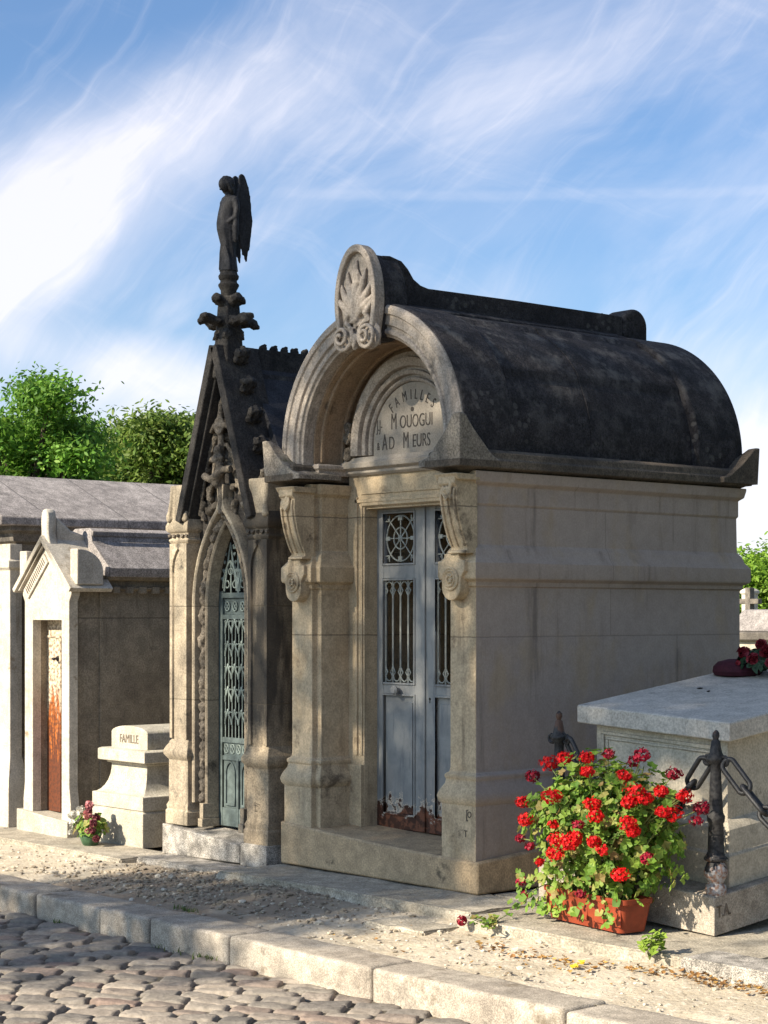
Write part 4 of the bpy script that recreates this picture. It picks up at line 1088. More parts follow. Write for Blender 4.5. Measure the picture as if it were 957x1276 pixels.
b = bmesh.new(); box(b, -.30, .30, -.085, .085, .09, .14); bmesh.ops.subdivide_edges(b, edges=b.edges[:], cuts=5, use_grid_fill=True); b.transform(PM); rough_up(b, .01, 20); obj('soil', b, M['soil'], pl)
# geranium plants
ge = thing('geranium', 'bushy geranium with bright red flower heads growing out of the planter', 'flowers', (-6.39, 6.90, .14))
gc = Vector((-6.36, 6.93, .50))
V, F = [], []; stems = bmesh.new()
def gdir():
    while True:
        d = Vector((rnd.gauss(0,1), rnd.gauss(0,1), rnd.gauss(0,1)))
        if d.length > .1: return d.normalized()
def gsurf(d):
    k = 1 + .30*noise.noise(d*2.6+Vector((5,1,2)))
    rx_, ry_, rz_ = .52, .30, (.33 if d.z > 0 else .42)
    p = Vector((d.x*rx_, d.y*ry_, d.z*rz_))*k
    return Matrix.Rotation(pa, 3, 'Z') @ p
for i in range(2800):
    d = gdir(); t = rnd.random()**.45
    p = gc + gsurf(d)*t
    if p.z < .12 and abs(p.x-gc.x) < .45 and d.y > -.2: continue
    if p.z < .05 : continue
    nrm = (d*.8 + Vector((rnd.uniform(-.6,.6), rnd.uniform(-.6,.3), rnd.uniform(.1,1.0)))).normalized()
    leafdisc(V, F, p, nrm, rnd.uniform(.014,.031), 11, .28, .4)
for i in range(90):     # drooping tendrils over the rim at the left
    a = rnd.uniform(-.50,-.12) if i % 3 else rnd.uniform(-.1,.3)
    p = pc + Matrix.Rotation(pa,3,'Z') @ Vector((a, -.10-rnd.random()*.08, 0)); p.z = rnd.uniform(.03,.24)
    leafdisc(V, F, p, Vector((rnd.uniform(-.5,.5),-.8,rnd.uniform(0,.8))), rnd.uniform(.012,.026), 9, .2, .3)
meshobj('foliage', V, F, M['geran'], ge)
for i in range(70):
    d = gdir(); d.z = abs(d.z)*.9; p = gc + gsurf(d)*rnd.uniform(.75,.98); b0 = pc + Matrix.Rotation(pa,3,'Z') @ Vector((rnd.uniform(-.25,.25),rnd.uniform(-.05,.05),.13))
    m_ = b0.lerp(p,.5) + Vector((rnd.uniform(-.03,.03),rnd.uniform(-.03,.03),.03)); tube(stems, [b0,m_,p], .0035, 5)
PX = [(684,952,13,0),(664,968,10,1),(703,946,11,0),(731,945,10,0),(731,962,9,0),(687,993,13,0),(652,1000,10,0),(655,1022,11,0),(648,1045,7,1),(738,1003,11,0),(742,1018,10,0),(758,940,8,1),(777,968,10,0),(800,942,11,1),(789,950,8,1),(790,988,14,0),(803,996,10,0),(784,1000,10,0),(824,987,9,0),(838,1015,13,0),(826,1012,9,0),(840,965,10,1),(853,993,10,0),(874,1008,10,1),(867,1023,8,1),(782,1027,11,0),(788,1037,9,0),(695,1047,12,0),(710,1052,12,0),(692,1065,12,0),(716,1045,11,0),(740,1050,9,0),(751,1060,8,0),(773,1091,11,0),(807,1070,9,1),(650,1098,8,1),(672,1075,6,0),(653,1116,7,1),(690,1028,7,0),(720,1028,7,1),(724,1115,7,1),(660,1055,6,1)]
def at_pix(px, py, Y):
    k = (px-478.5)/2329; r = FW + RT*k; d = Y/r.y; return Vector((r.x*d, Y, 1.55+(765-py)/2329*d))
fm = {}
for i, (px, py, r_, dk) in enumerate(PX):
    # each head sits just outside the leaf mass, on the side the photograph shows it
    zz = (1050-py)/110.0
    Y = 6.93 + max(-.30, min(.22, .10 + .22*(1045-py)/100 - .33)) + rnd.uniform(-.03,.03)
    rad = r_*.0044
    p = None; rmI = Matrix.Rotation(-pa, 3, 'Z')
    for st_ in range(60):
        q_ = at_pix(px, py, 6.45 + .011*st_); e_ = rmI @ (q_ - gc)
        if (e_.x/.54)**2 + (e_.y/.33)**2 + (e_.z/(.36 if e_.z > 0 else .44))**2 < 1: p = q_; break
    if p is None: p = at_pix(px, py, 6.90 + rnd.uniform(-.05,.08))
    V, F = [], []
    for q in range(95 if r_ > 8 else 50):
        d = gdir(); d.z = d.z*.75 + .1
        c = p + d*rad*rnd.uniform(.6,1.0)
        leafdisc(V, F, c, d + Vector((rnd.uniform(-.5,.5),)*3), rnd.uniform(.007,.011), 6, .2, .3)
    fh = meshobj('flower_head', V, F, M['darkred' if dk else 'red'], ge)
    if dk: fh['label'] = 'fading dark crimson flower head'
    base = gc + (p-gc)*.55; base.z -= .10
    tube(stems, [base, (base+p)/2 + Vector((0,0,.02)), p], .003, 5)
obj('stem', stems, M['stemg'], ge)

# bouquet in a green pot
bq = thing('potted_bouquet', 'small green pot of white and pink flowers on the ledge before the FAMILLE tomb', 'flowers', (-11.25, 6.92, -.06))
bc = Vector((-11.19, 6.93, -.06))
b = bmesh.new(); lathe(b, [(.045,0),(.055,.01),(.075,.06),(.078,.085),(.072,.088),(.066,.06)], bc, 20); obj('pot', b, M['green_pot'], bq)
V, F = [], []
for i in range(130):
    d = gdir(); d.z = abs(d.z); p = bc + Vector((d.x*.15, d.y*.1, .10+d.z*.13))*rnd.uniform(.7,1.05); leafdisc(V, F, p, d+Vector((0,-.4,.3)), rnd.uniform(.015,.03), 7, .3, .3)
meshobj('foliage', V, F, M['geran'], bq)
M['wpet'] = leafmat('cream_petals', [(.7,.66,.55),(.8,.78,.72)], .25); M['ppet'] = leafmat('pink_petals', [(.62,.22,.22),(.72,.38,.36),(.5,.14,.17)], .25)
M['mpet'] = leafmat('dusky_maroon_petals', [(.14,.03,.04),(.2,.05,.06)], .15)
for dx, dz, mt, s in ((-.21,.20,'wpet',.04),(-.13,.21,'wpet',.042),(-.15,.14,'wpet',.04),(-.09,.24,'wpet',.04),(-.04,.15,'wpet',.034),(.0,.28,'ppet',.04),(.04,.22,'ppet',.042),(.03,.165,'ppet',.036),(.075,.11,'ppet',.036),(.10,.20,'mpet',.04),(.14,.17,'mpet',.036),(.12,.12,'mpet',.036),(.09,.255,'mpet',.03),(.15,.06,'mpet',.034),(-.20,.08,'wpet',.026)):
    V, F = [], []; c = bc + Vector((dx*.86, -.03 + rnd.uniform(-.03,.03), dz))
    for q in range(30):
        d = gdir(); leafdisc(V, F, c + d*s*.7*rnd.uniform(.5,1), d, s*.42, 7, .15, .5)
    meshobj('flower_head', V, F, M[mt], bq)

# wreath on the right tomb
def slabz(x, y): return .992 + tz(x, y) + .03*(y-7.105)
wr = thing('grave_wreath', 'dark red rose arrangement on a maroon cushion lying on the box tomb slab', 'wreath', (-6.60, 8.45, slabz(-6.60,8.45)))
wc = Vector((-6.60, 8.45, slabz(-6.60,8.45)-.012))
M['maroon'] = plain('maroon_velvet', (.05,.008,.016), .8, 0, .3, 30, .2)
b = bmesh.new(); lathe(b, [(.10,0),(.13,.01),(.14,.03),(.135,.06),(.11,.085),(.05,.10)], wc+Vector((-.12,-.03,0)), 24); obj('cushion', b, M['maroon'], wr)
V, F = [], []
for i in range(120):
    d = gdir(); d.z = abs(d.z); leafdisc(V, F, wc + Vector((.04+d.x*.17, d.y*.13, .04+d.z*.12)), d, rnd.uniform(.02,.035), 8, .2, .3)
M['dkleaf'] = leafmat('dark_artificial_leaves', [(.02,.05,.025),(.03,.07,.03),(.015,.03,.02)], .1)
meshobj('foliage', V, F, M['dkleaf'], wr)
M['rose'] = leafmat('dusky_red_rose_petals', [(.26,.02,.03),(.17,.012,.022),(.34,.03,.045)], .15)
for dx, dy, dz, s in ((-.02,-.10,.14,.042),(.06,-.11,.10,.044),(.04,-.02,.18,.04),(-.05,-.11,.07,.03),(.12,-.08,.15,.042),(.15,.0,.19,.04),(.17,-.1,.08,.04),(.0,.05,.17,.035),(-.07,-.02,.13,.028),(.22,-.04,.14,.04)):
    V, F = [], []; c = wc + Vector((dx, dy, dz))
    for q in range(34):
        d = gdir(); leafdisc(V, F, c + d*s*.75*rnd.uniform(.3,1), d, s*.5, 8, .1, .6)
    meshobj('rose', V, F, M['rose'], wr)

# ------------------------------------------------------------------ ground
M['gravel'] = None
def gravelmat():
    s = NT('sandy_gravel'); g = s.n('ShaderNodeNewGeometry'); P = g.outputs['Position']
    n1 = s.noise(P, 1.6, 5, .6); n2 = s.noise(P, 26, 6, .7); v = s.n('ShaderNodeTexVoronoi'); v.inputs['Scale'].default_value = 42; s.l(P, v.inputs['Vector'])
    col = s.mix(s.ramp(n1, .35, .65), (.50,.43,.33), (.41,.345,.25))
    col = s.mix(s.ramp(n2, .5, .72), col, (.62,.56,.46)); col = s.mix(s.ramp(n2, .42, .3), col, (.22,.17,.12))
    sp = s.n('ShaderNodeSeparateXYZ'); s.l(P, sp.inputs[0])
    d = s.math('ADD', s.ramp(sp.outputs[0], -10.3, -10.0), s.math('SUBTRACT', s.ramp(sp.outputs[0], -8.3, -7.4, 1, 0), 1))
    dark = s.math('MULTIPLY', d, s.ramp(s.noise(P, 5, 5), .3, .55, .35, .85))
    col = s.mix(dark, col, (.25,.19,.135))  # tree shade over this stretch is mixed into the gravel colour
    h = s.math('ADD', n2, s.math('MULTIPLY', v.outputs['Distance'], -.35))
    return s.bsdf(col, .95, h, .6, .015)
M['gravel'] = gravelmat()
# land reaching the horizon
b = bmesh.new(); v = [b.verts.new(p) for p in ((-900,9.5,-.14),(900,9.5,-.14),(900,1500,-.14),(-900,1500,-.14))]; b.faces.new(v)
M['land'] = stone('cemetery_earth', (.22,.2,.13), (.13,.14,.07), grit=.3)
v = [b.verts.new(p) for p in ((-900,6.05,-.141),(-15,6.05,-.141),(-15,9.5,-.141),(-900,9.5,-.141))]; b.faces.new(v)
v = [b.verts.new(p) for p in ((-3,6.05,-.141),(900,6.05,-.141),(900,9.5,-.141),(-3,9.5,-.141))]; b.faces.new(v)
v = [b.verts.new(p) for p in ((-900,-1500,-.33),(900,-1500,-.33),(900,5.9,-.33),(-900,5.9,-.33))]; b.faces.new(v)
struct('ground', b, M['land'])
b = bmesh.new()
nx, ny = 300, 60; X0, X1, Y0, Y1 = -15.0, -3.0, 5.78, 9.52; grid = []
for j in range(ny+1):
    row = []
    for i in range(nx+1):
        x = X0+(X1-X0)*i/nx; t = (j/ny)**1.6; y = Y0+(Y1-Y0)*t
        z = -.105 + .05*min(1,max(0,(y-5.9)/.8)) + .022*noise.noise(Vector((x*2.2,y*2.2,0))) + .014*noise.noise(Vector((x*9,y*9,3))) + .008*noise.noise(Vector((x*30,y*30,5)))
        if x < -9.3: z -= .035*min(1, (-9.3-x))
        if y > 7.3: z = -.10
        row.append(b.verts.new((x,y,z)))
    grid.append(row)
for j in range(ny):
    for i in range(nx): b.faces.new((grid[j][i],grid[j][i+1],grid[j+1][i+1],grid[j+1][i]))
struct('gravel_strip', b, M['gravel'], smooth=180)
# pebbles, one scatter
def pebbles(name, n, region, smin, smax, mat, label, cat, flat=.6, zf=None):
    ico = bmesh.new(); bmesh.ops.create_icosphere(ico, subdivisions=1, radius=1)
    bv = [v.co.copy() for v in ico.verts]; bf = [[v.index for v in f.verts] for f in ico.faces]; ico.free()
    V, F = [], []
    for i in range(n):
        x, y = region(); s = smin + (smax-smin)*rnd.random()**3
        z = zf(x, y) if zf else 0
        rz = rnd.uniform(0,6.28); k = (rnd.uniform(.7,1.3), rnd.uniform(.6,1.0), flat*rnd.uniform(.6,1.1)); c_, s_ = math.cos(rz), math.sin(rz)
        i0 = len(V)
        for p in bv:
            j = s*(1+rnd.uniform(-.2,.2)); a_, b_ = p.x*k[0]*j, p.y*k[1]*j
            V.append((x+a_*c_-b_*s_, y+a_*s_+b_*c_, z+s*.25+p.z*k[2]*j))
        F.extend([[i0+q for q in f] for f in bf])
    o = meshobj(name, V, F, mat); tag(o, label, cat, kind='stuff'); return o
def gz(x, y):
    z = -.105 + .05*min(1,max(0,(y-5.9)/.8)) + .022*noise.noise(Vector((x*2.2,y*2.2,0))) + .014*noise.noise(Vector((x*9,y*9,3)))
    if x < -9.3: z -= .035*min(1, (-9.3-x))
    return z
def pebmat(name, cols, bump=.3, sc_=60, bd=.004):
    s = NT(name); g = s.n('ShaderNodeNewGeometry'); r = s.n('ShaderNodeValToRGB'); s.l(g.outputs['Random Per Island'], r.inputs[0])
    el = r.color_ramp.elements; el[0].color = (*cols[0],1); el[1].color = (*cols[-1],1)
    for i, c in enumerate(cols[1:-1], 1): e = el.new(i/(len(cols)-1)); e.color = (*c,1)
    n = s.noise(g.outputs['Position'], sc_, 6, .7)
    return s.bsdf(s.mix(1, r.outputs[0], gray(s, s.ramp(n,.3,.7,.72,1.18)), 'MULTIPLY'), .85, n, bump, bd)
M['peb'] = pebmat('pale_pebbles', [(.42,.36,.27),(.52,.46,.37),(.30,.25,.19),(.60,.55,.46),(.46,.38,.27)])
M['pebd'] = pebmat('dark_pebbles', [(.28,.22,.16),(.34,.28,.2),(.18,.145,.11),(.42,.35,.26)])
pebbles('gravel_pebbles', 2000, lambda: (rnd.uniform(-14,-4.4), 5.9+.9*rnd.random()**.9), .003, .017, M['peb'], 'loose pale pebbles scattered over the gravel strip', 'pebbles', zf=gz)
pebbles('gravel_rubble', 2200, lambda: (rnd.gauss(-9.1,.75), 6.0+.78*rnd.random()**.8), .003, .022, M['pebd'], 'brownish broken rubble in front of the chapel and mausoleum steps', 'rubble', zf=gz)

pebbles('loose_stones', 90, lambda: (rnd.uniform(-12,-4.6), rnd.uniform(5.92,6.55)), .014, .036, M['peb'], 'larger loose stones lying here and there on the gravel strip', 'stones', zf=gz)
# kerb
def kerbstone(bm, x0, x1, y0, y1, z0, z1, seed):
    n = 12; m_ = 5; r = random.Random(seed); dz = r.uniform(-.008,.008); dy = r.uniform(-.008,.008)
    g = bmesh.new(); box(g, x0, x1, y0+dy, y1+dy, z0, z1+dz)
    bmesh.ops.bevel(g, geom=[e for e in g.edges], offset=.022, segments=3, affect='EDGES', profile=.6)
    bmesh.ops.subdivide_edges(g, edges=[e for e in g.edges if e.calc_length() > .06], cuts=7, use_grid_fill=True)
    for v in g.verts: v.co += noise.noise_vector(v.co*5+Vector((seed*9.,0,0)))*.008 + noise.noise_vector(v.co*22)*.0015
    join(bm, g)
b = bmesh.new()
joints = [-15.2,-14.1,-13.0,-11.95,-10.98,-9.30,-8.55,-7.70,-6.585,-5.62,-4.6,-3.5,-2.4,-1.3]
# joints measured on the photograph (px 78, 178?, 288, 460, 690)
joints = [-15.4,-14.2,-13.1,-12.0,-10.95,-9.63,-8.92,-8.42,-7.70,-6.585,-5.36,-4.3,-3.2,-2.1]
for i, (a, c) in enumerate(zip(joints, joints[1:])):
    kerbstone(b, a+.006, c-.006, 5.58, 5.86, -.32, -.083, i+3)
struct('kerb', b, M['kerb'], smooth=50)
# ledges of stone in front of the tombs
def slab(name, x0, x1, y0, y1, z0, z1, mat, seed=0, rough=.006, zs=None, cuts=9, rf=9):
    g = bmesh.new(); box(g, x0, x1, y0, y1, z0, z1)
    if zs:
        for v in g.verts:
            if v.co.z > (z0+z1)/2: v.co.z += zs[0] if v.co.x < (x0+x1)/2 else zs[1]
    bmesh.ops.bevel(g, geom=[e for e in g.edges], offset=.010, segments=2, affect='EDGES')
    bmesh.ops.subdivide_edges(g, edges=[e for e in g.edges if e.calc_length() > .08], cuts=cuts, use_grid_fill=True)
    for v in g.verts:
        v.co += noise.noise_vector(v.co*rf+Vector((seed,0,0)))*rough
        if v.co.y < y0+.03 and v.co.z < z1-.02: v.co.y += rough*2*noise.noise(v.co*18)
    return struct(name, g, mat, smooth=50)
slab('ledge', -13.9,-10.425,6.68,7.12,-.22,-.058, M['ledge'], 1, .004)
slab('ledge', -10.415,-9.36,6.80,7.15,-.22,-.052, M['granite'], 2, .003)
slab('ledge', -9.30,-7.06,6.66,7.2,-.22,.0, M['ledge'], 3, .012, zs=(-.012,0))
slab('ledge', -7.05,-5.30,6.56,9.45,-.22,-.012, M['ledge'], 4, .006)
slab('ledge', -7.47,-7.055,7.21,9.45,-.22,-.006, M['ledge'], 9, .004)
slab('paving_slab', -7.50,-7.02,6.30,6.62,-.18,-.058, M['ledge'], 6, .010)
slab('paving_slab', -5.515,-3.2,6.50,6.76,-.20,.005, M['granite'], 5, .003)
slab('paving_slab', -5.29,-3.2,6.77,9.45,-.20,-.012, M['ledge'], 8, .004)

# cobbled road
M['cobble'] = pebmat('road_cobbles', [(.21,.185,.155),(.29,.25,.205),(.15,.135,.12),(.34,.29,.235),(.24,.20,.165),(.25,.18,.145)], .7, 28, .012)
M['roadbed'] = stone('sand_between_cobbles', (.19,.16,.12), (.11,.095,.07), moss=.3, mosscol=(.05,.07,.02), grit=.3, bump=.8)
b = bmesh.new(); v = [b.verts.new(p) for p in ((-60,-8,-.2385),(40,-8,-.2385),(40,5.62,-.2385),(-60,5.62,-.2385))]; b.faces.new(v); struct('road_bed', b, M['roadbed'])
def cobbles():
    ang = R(36); ca, sa = math.cos(ang), math.sin(ang); V, F = [], []
    prof = []
    nu, nv = 5, 5
    us = [-1,-.90,-.74,-.38,0,.38,.74,.90,1]
    def inside(x, y):
        if not (y < 5.60 and y > 2.6): return False
        d = x*FW.x + y*FW.y; r = x*RT.x + y*RT.y
        if d < 5.5 or d > 15.5: return False
        return -1.15*d*.2055 < r < .62*d*.2055 + .5 or d < 9 and abs(r) < 2.2
    row = 0; vv = -12.0
    while vv < 12:
        dv = rnd.uniform(.105,.135); uu = -22 + rnd.uniform(0,.2)
        while uu < 6:
            du = rnd.uniform(.16,.28)
            u0, v0 = uu+du/2, vv+dv/2 + .02*math.sin(uu*1.3)
            x, y = u0*ca - v0*sa, u0*sa + v0*ca
            if inside(x, y):
                hz = rnd.uniform(-.007,.007); tx, ty = rnd.uniform(-.04,.04), rnd.uniform(-.035,.035); sd = rnd.random()*50
                i0 = len(V); hu, hv = du/2-.003, dv/2-.003
                for b_ in us:
                    for a_ in us:
                        rr = max(abs(a_), abs(b_)); kx = 1 - .03*abs(b_)**10; ky = 1 - .045*abs(a_)**10
                        pu, pv = a_*hu*kx, b_*hv*ky
                        h = -.222 + hz - .013*(abs(a_)**8*.9 + abs(b_)**6)*.8 + pu*tx*2 + pv*ty*2 + .006*noise.noise(Vector((pu*16+sd, pv*16, sd)))
                        wob_ = noise.noise_vector(Vector((pu*9+sd, pv*9, sd*1.7)))*.005; pu += wob_.x; pv += wob_.y*.7; h += .005*noise.noise(Vector((pu*40+sd, pv*40, sd)))
                        if rr >= 1: h = -.275
                        qx = (u0+pu)*ca - (v0+pv)*sa; qy = (u0+pu)*sa + (v0+pv)*ca
                        V.append((qx, min(qy, 5.60), h))
                n = len(us)
                for j in range(n-1):
                    for i in range(n-1):
                        q = i0+j*n+i; F.append((q, q+1, q+1+n, q+n))
            uu += du
        vv += dv; row += 1
    o = meshobj('cobbled_road', V, F, M['cobble'], smooth=True); o['kind'] = 'structure'
cobbles()

# ------------------------------------------------------------------ small plants, grass, leaves
M['grass'] = leafmat('grass_blades', [(.06,.11,.02),(.12,.17,.04),(.2,.2,.08)], .3)
V, F = [], []
def tuft(x, y, z, n, h):
    for i in range(n):
        a = rnd.uniform(0,6.28); L = h*rnd.uniform(.5,1); w = .0035; d = Vector((math.cos(a),math.sin(a),0)); s = Vector((-d.y,d.x,0))
        p = Vector((x+rnd.gauss(0,.02), y+rnd.gauss(0,.015), z)); i0 = len(V)
        for t, ww in ((0,w),(.5,w*.8)):
            c = p + d*L*.5*t*t*2*.5 + Vector((0,0,L*t)); V.extend([tuple(c-s*ww), tuple(c+s*ww)])
        V.append(tuple(p + d*L*.55 + Vector((0,0,L*.85))))
        F.extend([(i0,i0+1,i0+3,i0+2),(i0+2,i0+3,i0+4)])
for px, py in ((255,1190),(262,1192),(248,1187),(262,1196),(225,1182),(70,1142),(75,1143),(200,1170)):
    p = at_pix(px, py, 5.56); tuft(p.x, 5.56, -.23, 10, .05)
for px, py in ((225,1128),(236,1130),(215,1126)): p = at_pix(px, py, 5.9); tuft(p.x, 5.93, -.1, 12, .04)
tuft(-9.55,6.75,-.12,8,.05)
for i in range(26): tuft(rnd.uniform(-9.6,-6.6), rnd.uniform(3.9,5.4), -.255, 6, .02)
o = meshobj('grass_tufts', V, F, M['grass']); tag(o, 'short grass tufts growing along the kerb and between cobbles', 'grass', kind='stuff')
# seedling beside the step and clipped sprig on the ground
def weed(loc, label, n, h, spread, rs, mat, extra=None):
    t = thing('weed', label, 'plant', loc); L = Vector(loc); V, F = [], []; sb = bmesh.new()
    for k in range(n):
        a = rnd.uniform(0,6.28); top = L + Vector((math.cos(a)*spread*rnd.random(), math.sin(a)*spread*rnd.random(), h*rnd.uniform(.4,1)))
        tube(sb, [L, L.lerp(top,.5)+Vector((0,0,h*.1)), top], .0022, 5)
        for q in range(4): leafdisc(V, F, top + gdir()*.018, Vector((rnd.uniform(-.6,.6),-.4,1)), rnd.uniform(*rs), 7, .5, .2)
    obj('stem', sb, M['stemg'], t); meshobj('foliage', V, F, mat, t); return t
M['weed'] = leafmat('yellow_green_leaves', [(.20,.30,.04),(.28,.38,.06),(.12,.2,.03)], .35)
weed((-5.72,6.53,-.04), 'young yellow-green seedling sprouting at the foot of the tomb slab', 13, .13, .10, (.012,.024), M['weed'])
weed((-6.80,6.55,-.03), 'low clipped geranium sprig lying on the gravel left of the planter', 12, .05, .20, (.010,.02), M['geran'])
t = thing('fallen_flower', 'withered crimson flower head lying on the gravel', 'flower', (-6.95,6.50,-.03)); V, F = [], []
for q in range(50):
    d = gdir(); leafdisc(V, F, Vector((-6.95,6.50,-.01)) + d*.025, d, .01, 6, .2, .3)
meshobj('petals', V, F, M['darkred'], t)
# dry leaves
M['dry'] = leafmat('dry_fallen_leaves', [(.30,.15,.04),(.22,.11,.04),(.42,.25,.07),(.16,.08,.04)], .1, .8)
V, F = [], []
for i in range(420):
    if i < 300: x = rnd.uniform(-5.75,-4.2); y = 6.43+rnd.gauss(0,.035)+.0*x; z = gz(x,y)+.012
    elif i < 330: x = rnd.uniform(-7.4,-5.4); y = rnd.uniform(5.95,6.5); z = gz(x,y)+.01
    else: x = rnd.gauss(-6.2,.25); y = rnd.gauss(6.32,.06); z = gz(x,y)+.008
    leafdisc(V, F, Vector((x,y,z)), Vector((rnd.uniform(-.4,.4),rnd.uniform(-.4,.4),1)), rnd.uniform(.006,.016), 6, .4, .5)
o = meshobj('dry_leaves', V, F, M['dry']); tag(o, 'brown dry leaf litter along the paving edge and on the gravel', 'leaf litter', kind='stuff')
M['yleaf'] = leafmat('yellow_leaf', [(.62,.45,.03),(.7,.5,.04)], .2)
for x, y, lb in ((-5.99,6.36,'bright yellow fallen leaf on the gravel below the planter'),(-5.93,6.25,'second yellow fallen leaf, nearer the kerb')):
    V, F = [], []; leafdisc(V, F, Vector((x,y,gz(x,y)+.012)), Vector((.2,-.3,1)), .020, 8, .3, .4); leafdisc(V, F, Vector((x+.012,y,gz(x,y)+.016)), Vector((-.2,-.3,1)), .014, 7, .3, .4)
    o = meshobj('fallen_leaf', V, F, M['yleaf']); tag(o, lb, 'leaf', 'yellow fallen leaves')
# stray dark flecks on the slab
b = bmesh.new()
for p in ((-6.60,7.95),(-6.50,7.90)): blob(b, (p[0],p[1],slabz(*p)+.004), (.02 if p[0] < -6.55 else .008,.012,.005), 1, .4, 9, 1)
o = obj('dead_leaf', b, M['dark']); tag(o, 'tiny dark shrivelled leaf on the top slab of the box tomb', 'leaf')

# ------------------------------------------------------------------ trees
def tree(name, label, base, trunk_h, clumps, n, leaf, mat, seed=1, group='trees behind the tombs', flat=.5, trunk_r=.2):
    r = np.random.default_rng(seed); base = Vector(base)
    t = thing(name, label, 'tree', tuple(base), group)
    tb = bmesh.new()
    top = base + Vector((0,0,trunk_h)); tube(tb, [base, base.lerp(top,.5)+Vector((.05,.02,0)), top], [trunk_r,trunk_r*.8,trunk_r*.6], 10)
    for (cx,cy,cz,rx,ry,rz) in clumps:
        c = Vector((cx,cy,cz)); m_ = top.lerp(c,.5)+Vector((0,0,-.1*rz)); tube(tb, [top-Vector((0,0,.3)), m_, c, c+Vector((0,0,rz*.6))], [trunk_r*.5,trunk_r*.3,trunk_r*.15,.01], 6)
    obj('trunk', tb, M['bark'], t)
    vol = np.array([k[3]*k[4]*k[5] for k in clumps])**(2/3); vol = vol/vol.sum()
    idx = r.choice(len(clumps), n, p=vol); cl = np.array(clumps)[idx]
    # leaves gather in sprays: sub-clumps on each clump's shell
    ns = max(30, n//45)
    sidx = r.choice(len(clumps), ns, p=vol); sc_ = np.array(clumps)[sidx]
    d = r.normal(size=(ns,3)); d /= np.linalg.norm(d,axis=1)[:,None]; rad = r.uniform(.35,1.05,ns)[:,None]
    spc = sc_[:,:3] + d*rad*sc_[:,3:]
    k = r.integers(0, ns, n); off = r.normal(size=(n,3))*np.array([1,1,flat])*leaf*2.1
    c = spc[k] + off
    nrm = d[k]*.5 + r.normal(size=(n,3))*.55 + np.array([0,0,.55]); nrm /= np.linalg.norm(nrm,axis=1)[:,None]
    u = np.cross(nrm, r.normal(size=(n,3))); u /= np.linalg.norm(u,axis=1)[:,None]; v = np.cross(nrm,u)
    L = (leaf*r.uniform(.6,1.2,n))[:,None]; W = L*.42
    V = np.empty((n,6,3)); V[:,0] = c-u*L*.5; V[:,1] = c-u*L*.15+v*W*.5; V[:,2] = c+u*L*.25+v*W*.38; V[:,3] = c+u*L*.55-nrm*L*.12; V[:,4] = c+u*L*.25-v*W*.38; V[:,5] = c-u*L*.15-v*W*.5
    V = V.reshape(-1,3) - np.array(base)
    me = bpy.data.meshes.new('crown'); me.vertices.add(n*6); me.vertices.foreach_set('co', V.ravel().astype(np.float32))
    me.loops.add(n*6); me.loops.foreach_set('vertex_index', np.arange(n*6, dtype=np.int32)); me.polygons.add(n)
    me.polygons.foreach_set('loop_start', np.arange(0,n*6,6,dtype=np.int32)); me.polygons.foreach_set('loop_total', np.full(n,6,dtype=np.int32)); me.update(); me.validate()
    objm('crown', me, mat, t)
    return t
M['tree1'] = leafmat('bright_tree_leaves', [(.06,.15,.02),(.11,.26,.03),(.18,.34,.045),(.08,.19,.025),(.24,.38,.06)], .45)
M['tree2'] = leafmat('olive_tree_leaves', [(.06,.12,.02),(.12,.20,.035),(.20,.28,.05),(.09,.16,.025),(.26,.32,.08)], .45)
M['tree3'] = leafmat('yellow_green_tree_leaves', [(.11,.22,.02),(.18,.32,.03),(.26,.40,.05)], .45)
def wp(px, py, dist):   # a point at a given depth along the view, for siting far trees
    k = (px-478.5)/2329; return (FW+RT*k)*dist + Vector((0,0,1.55+(765-py)/2329*dist))
def canopy(px0, px1, top, dist, seed, nn=16, depth=4, bottom=660):
    r = random.Random(seed); out = []; s = dist/2329
    for i in range(nn):
        px = r.uniform(px0, px1); c = (px0+px1)/2; hw = (px1-px0)/2
        e = math.sqrt(max(0,1-((px-c)/hw)**2)); tp = bottom-(bottom-top)*(.30+.70*e)
        rr = r.uniform(.55,.95)*28*s; py = r.uniform(tp+22, bottom)
        p = wp(px, py, dist+r.uniform(-depth/2,depth/2)); out.append((p.x,p.y,p.z,rr*1.15,rr*1.15,rr))
    return out
def far_tree(label, px0, px1, top, dist, seed, mat, n, leaf, nn=18, bottom=660):
    cl = canopy(px0, px1, top, dist, seed, nn, 4, bottom)
    g = wp((px0+px1)/2, 765, dist); zb = min(c[2] for c in cl)
    tree('tree', label, (g.x, g.y, -.14), max(1.0, zb+.14), cl, n, leaf, mat, seed)
far_tree('bright green leafy tree rising highest behind the far left roof', -60, 112, 455, 34, 3, M['tree1'], 100000, .12, 60, 690)
far_tree('rounded olive-green tree just left of the gothic gable', 128, 300, 508, 40, 5, M['tree2'], 90000, .13, 56, 690)
far_tree('darker tree in the gap between the two left trees', 75, 175, 535, 46, 9, M['tree2'], 36000, .17, 34, 690)
far_tree('yellow-green tree beyond the mausoleum at the right edge', 905, 1060, 660, 46, 11, M['tree3'], 30000, .15, 30, 790)
far_tree('second green tree hidden behind the mausoleum', 560, 760, 600, 52, 13, M['tree2'], 9000, .28, 14, 760)

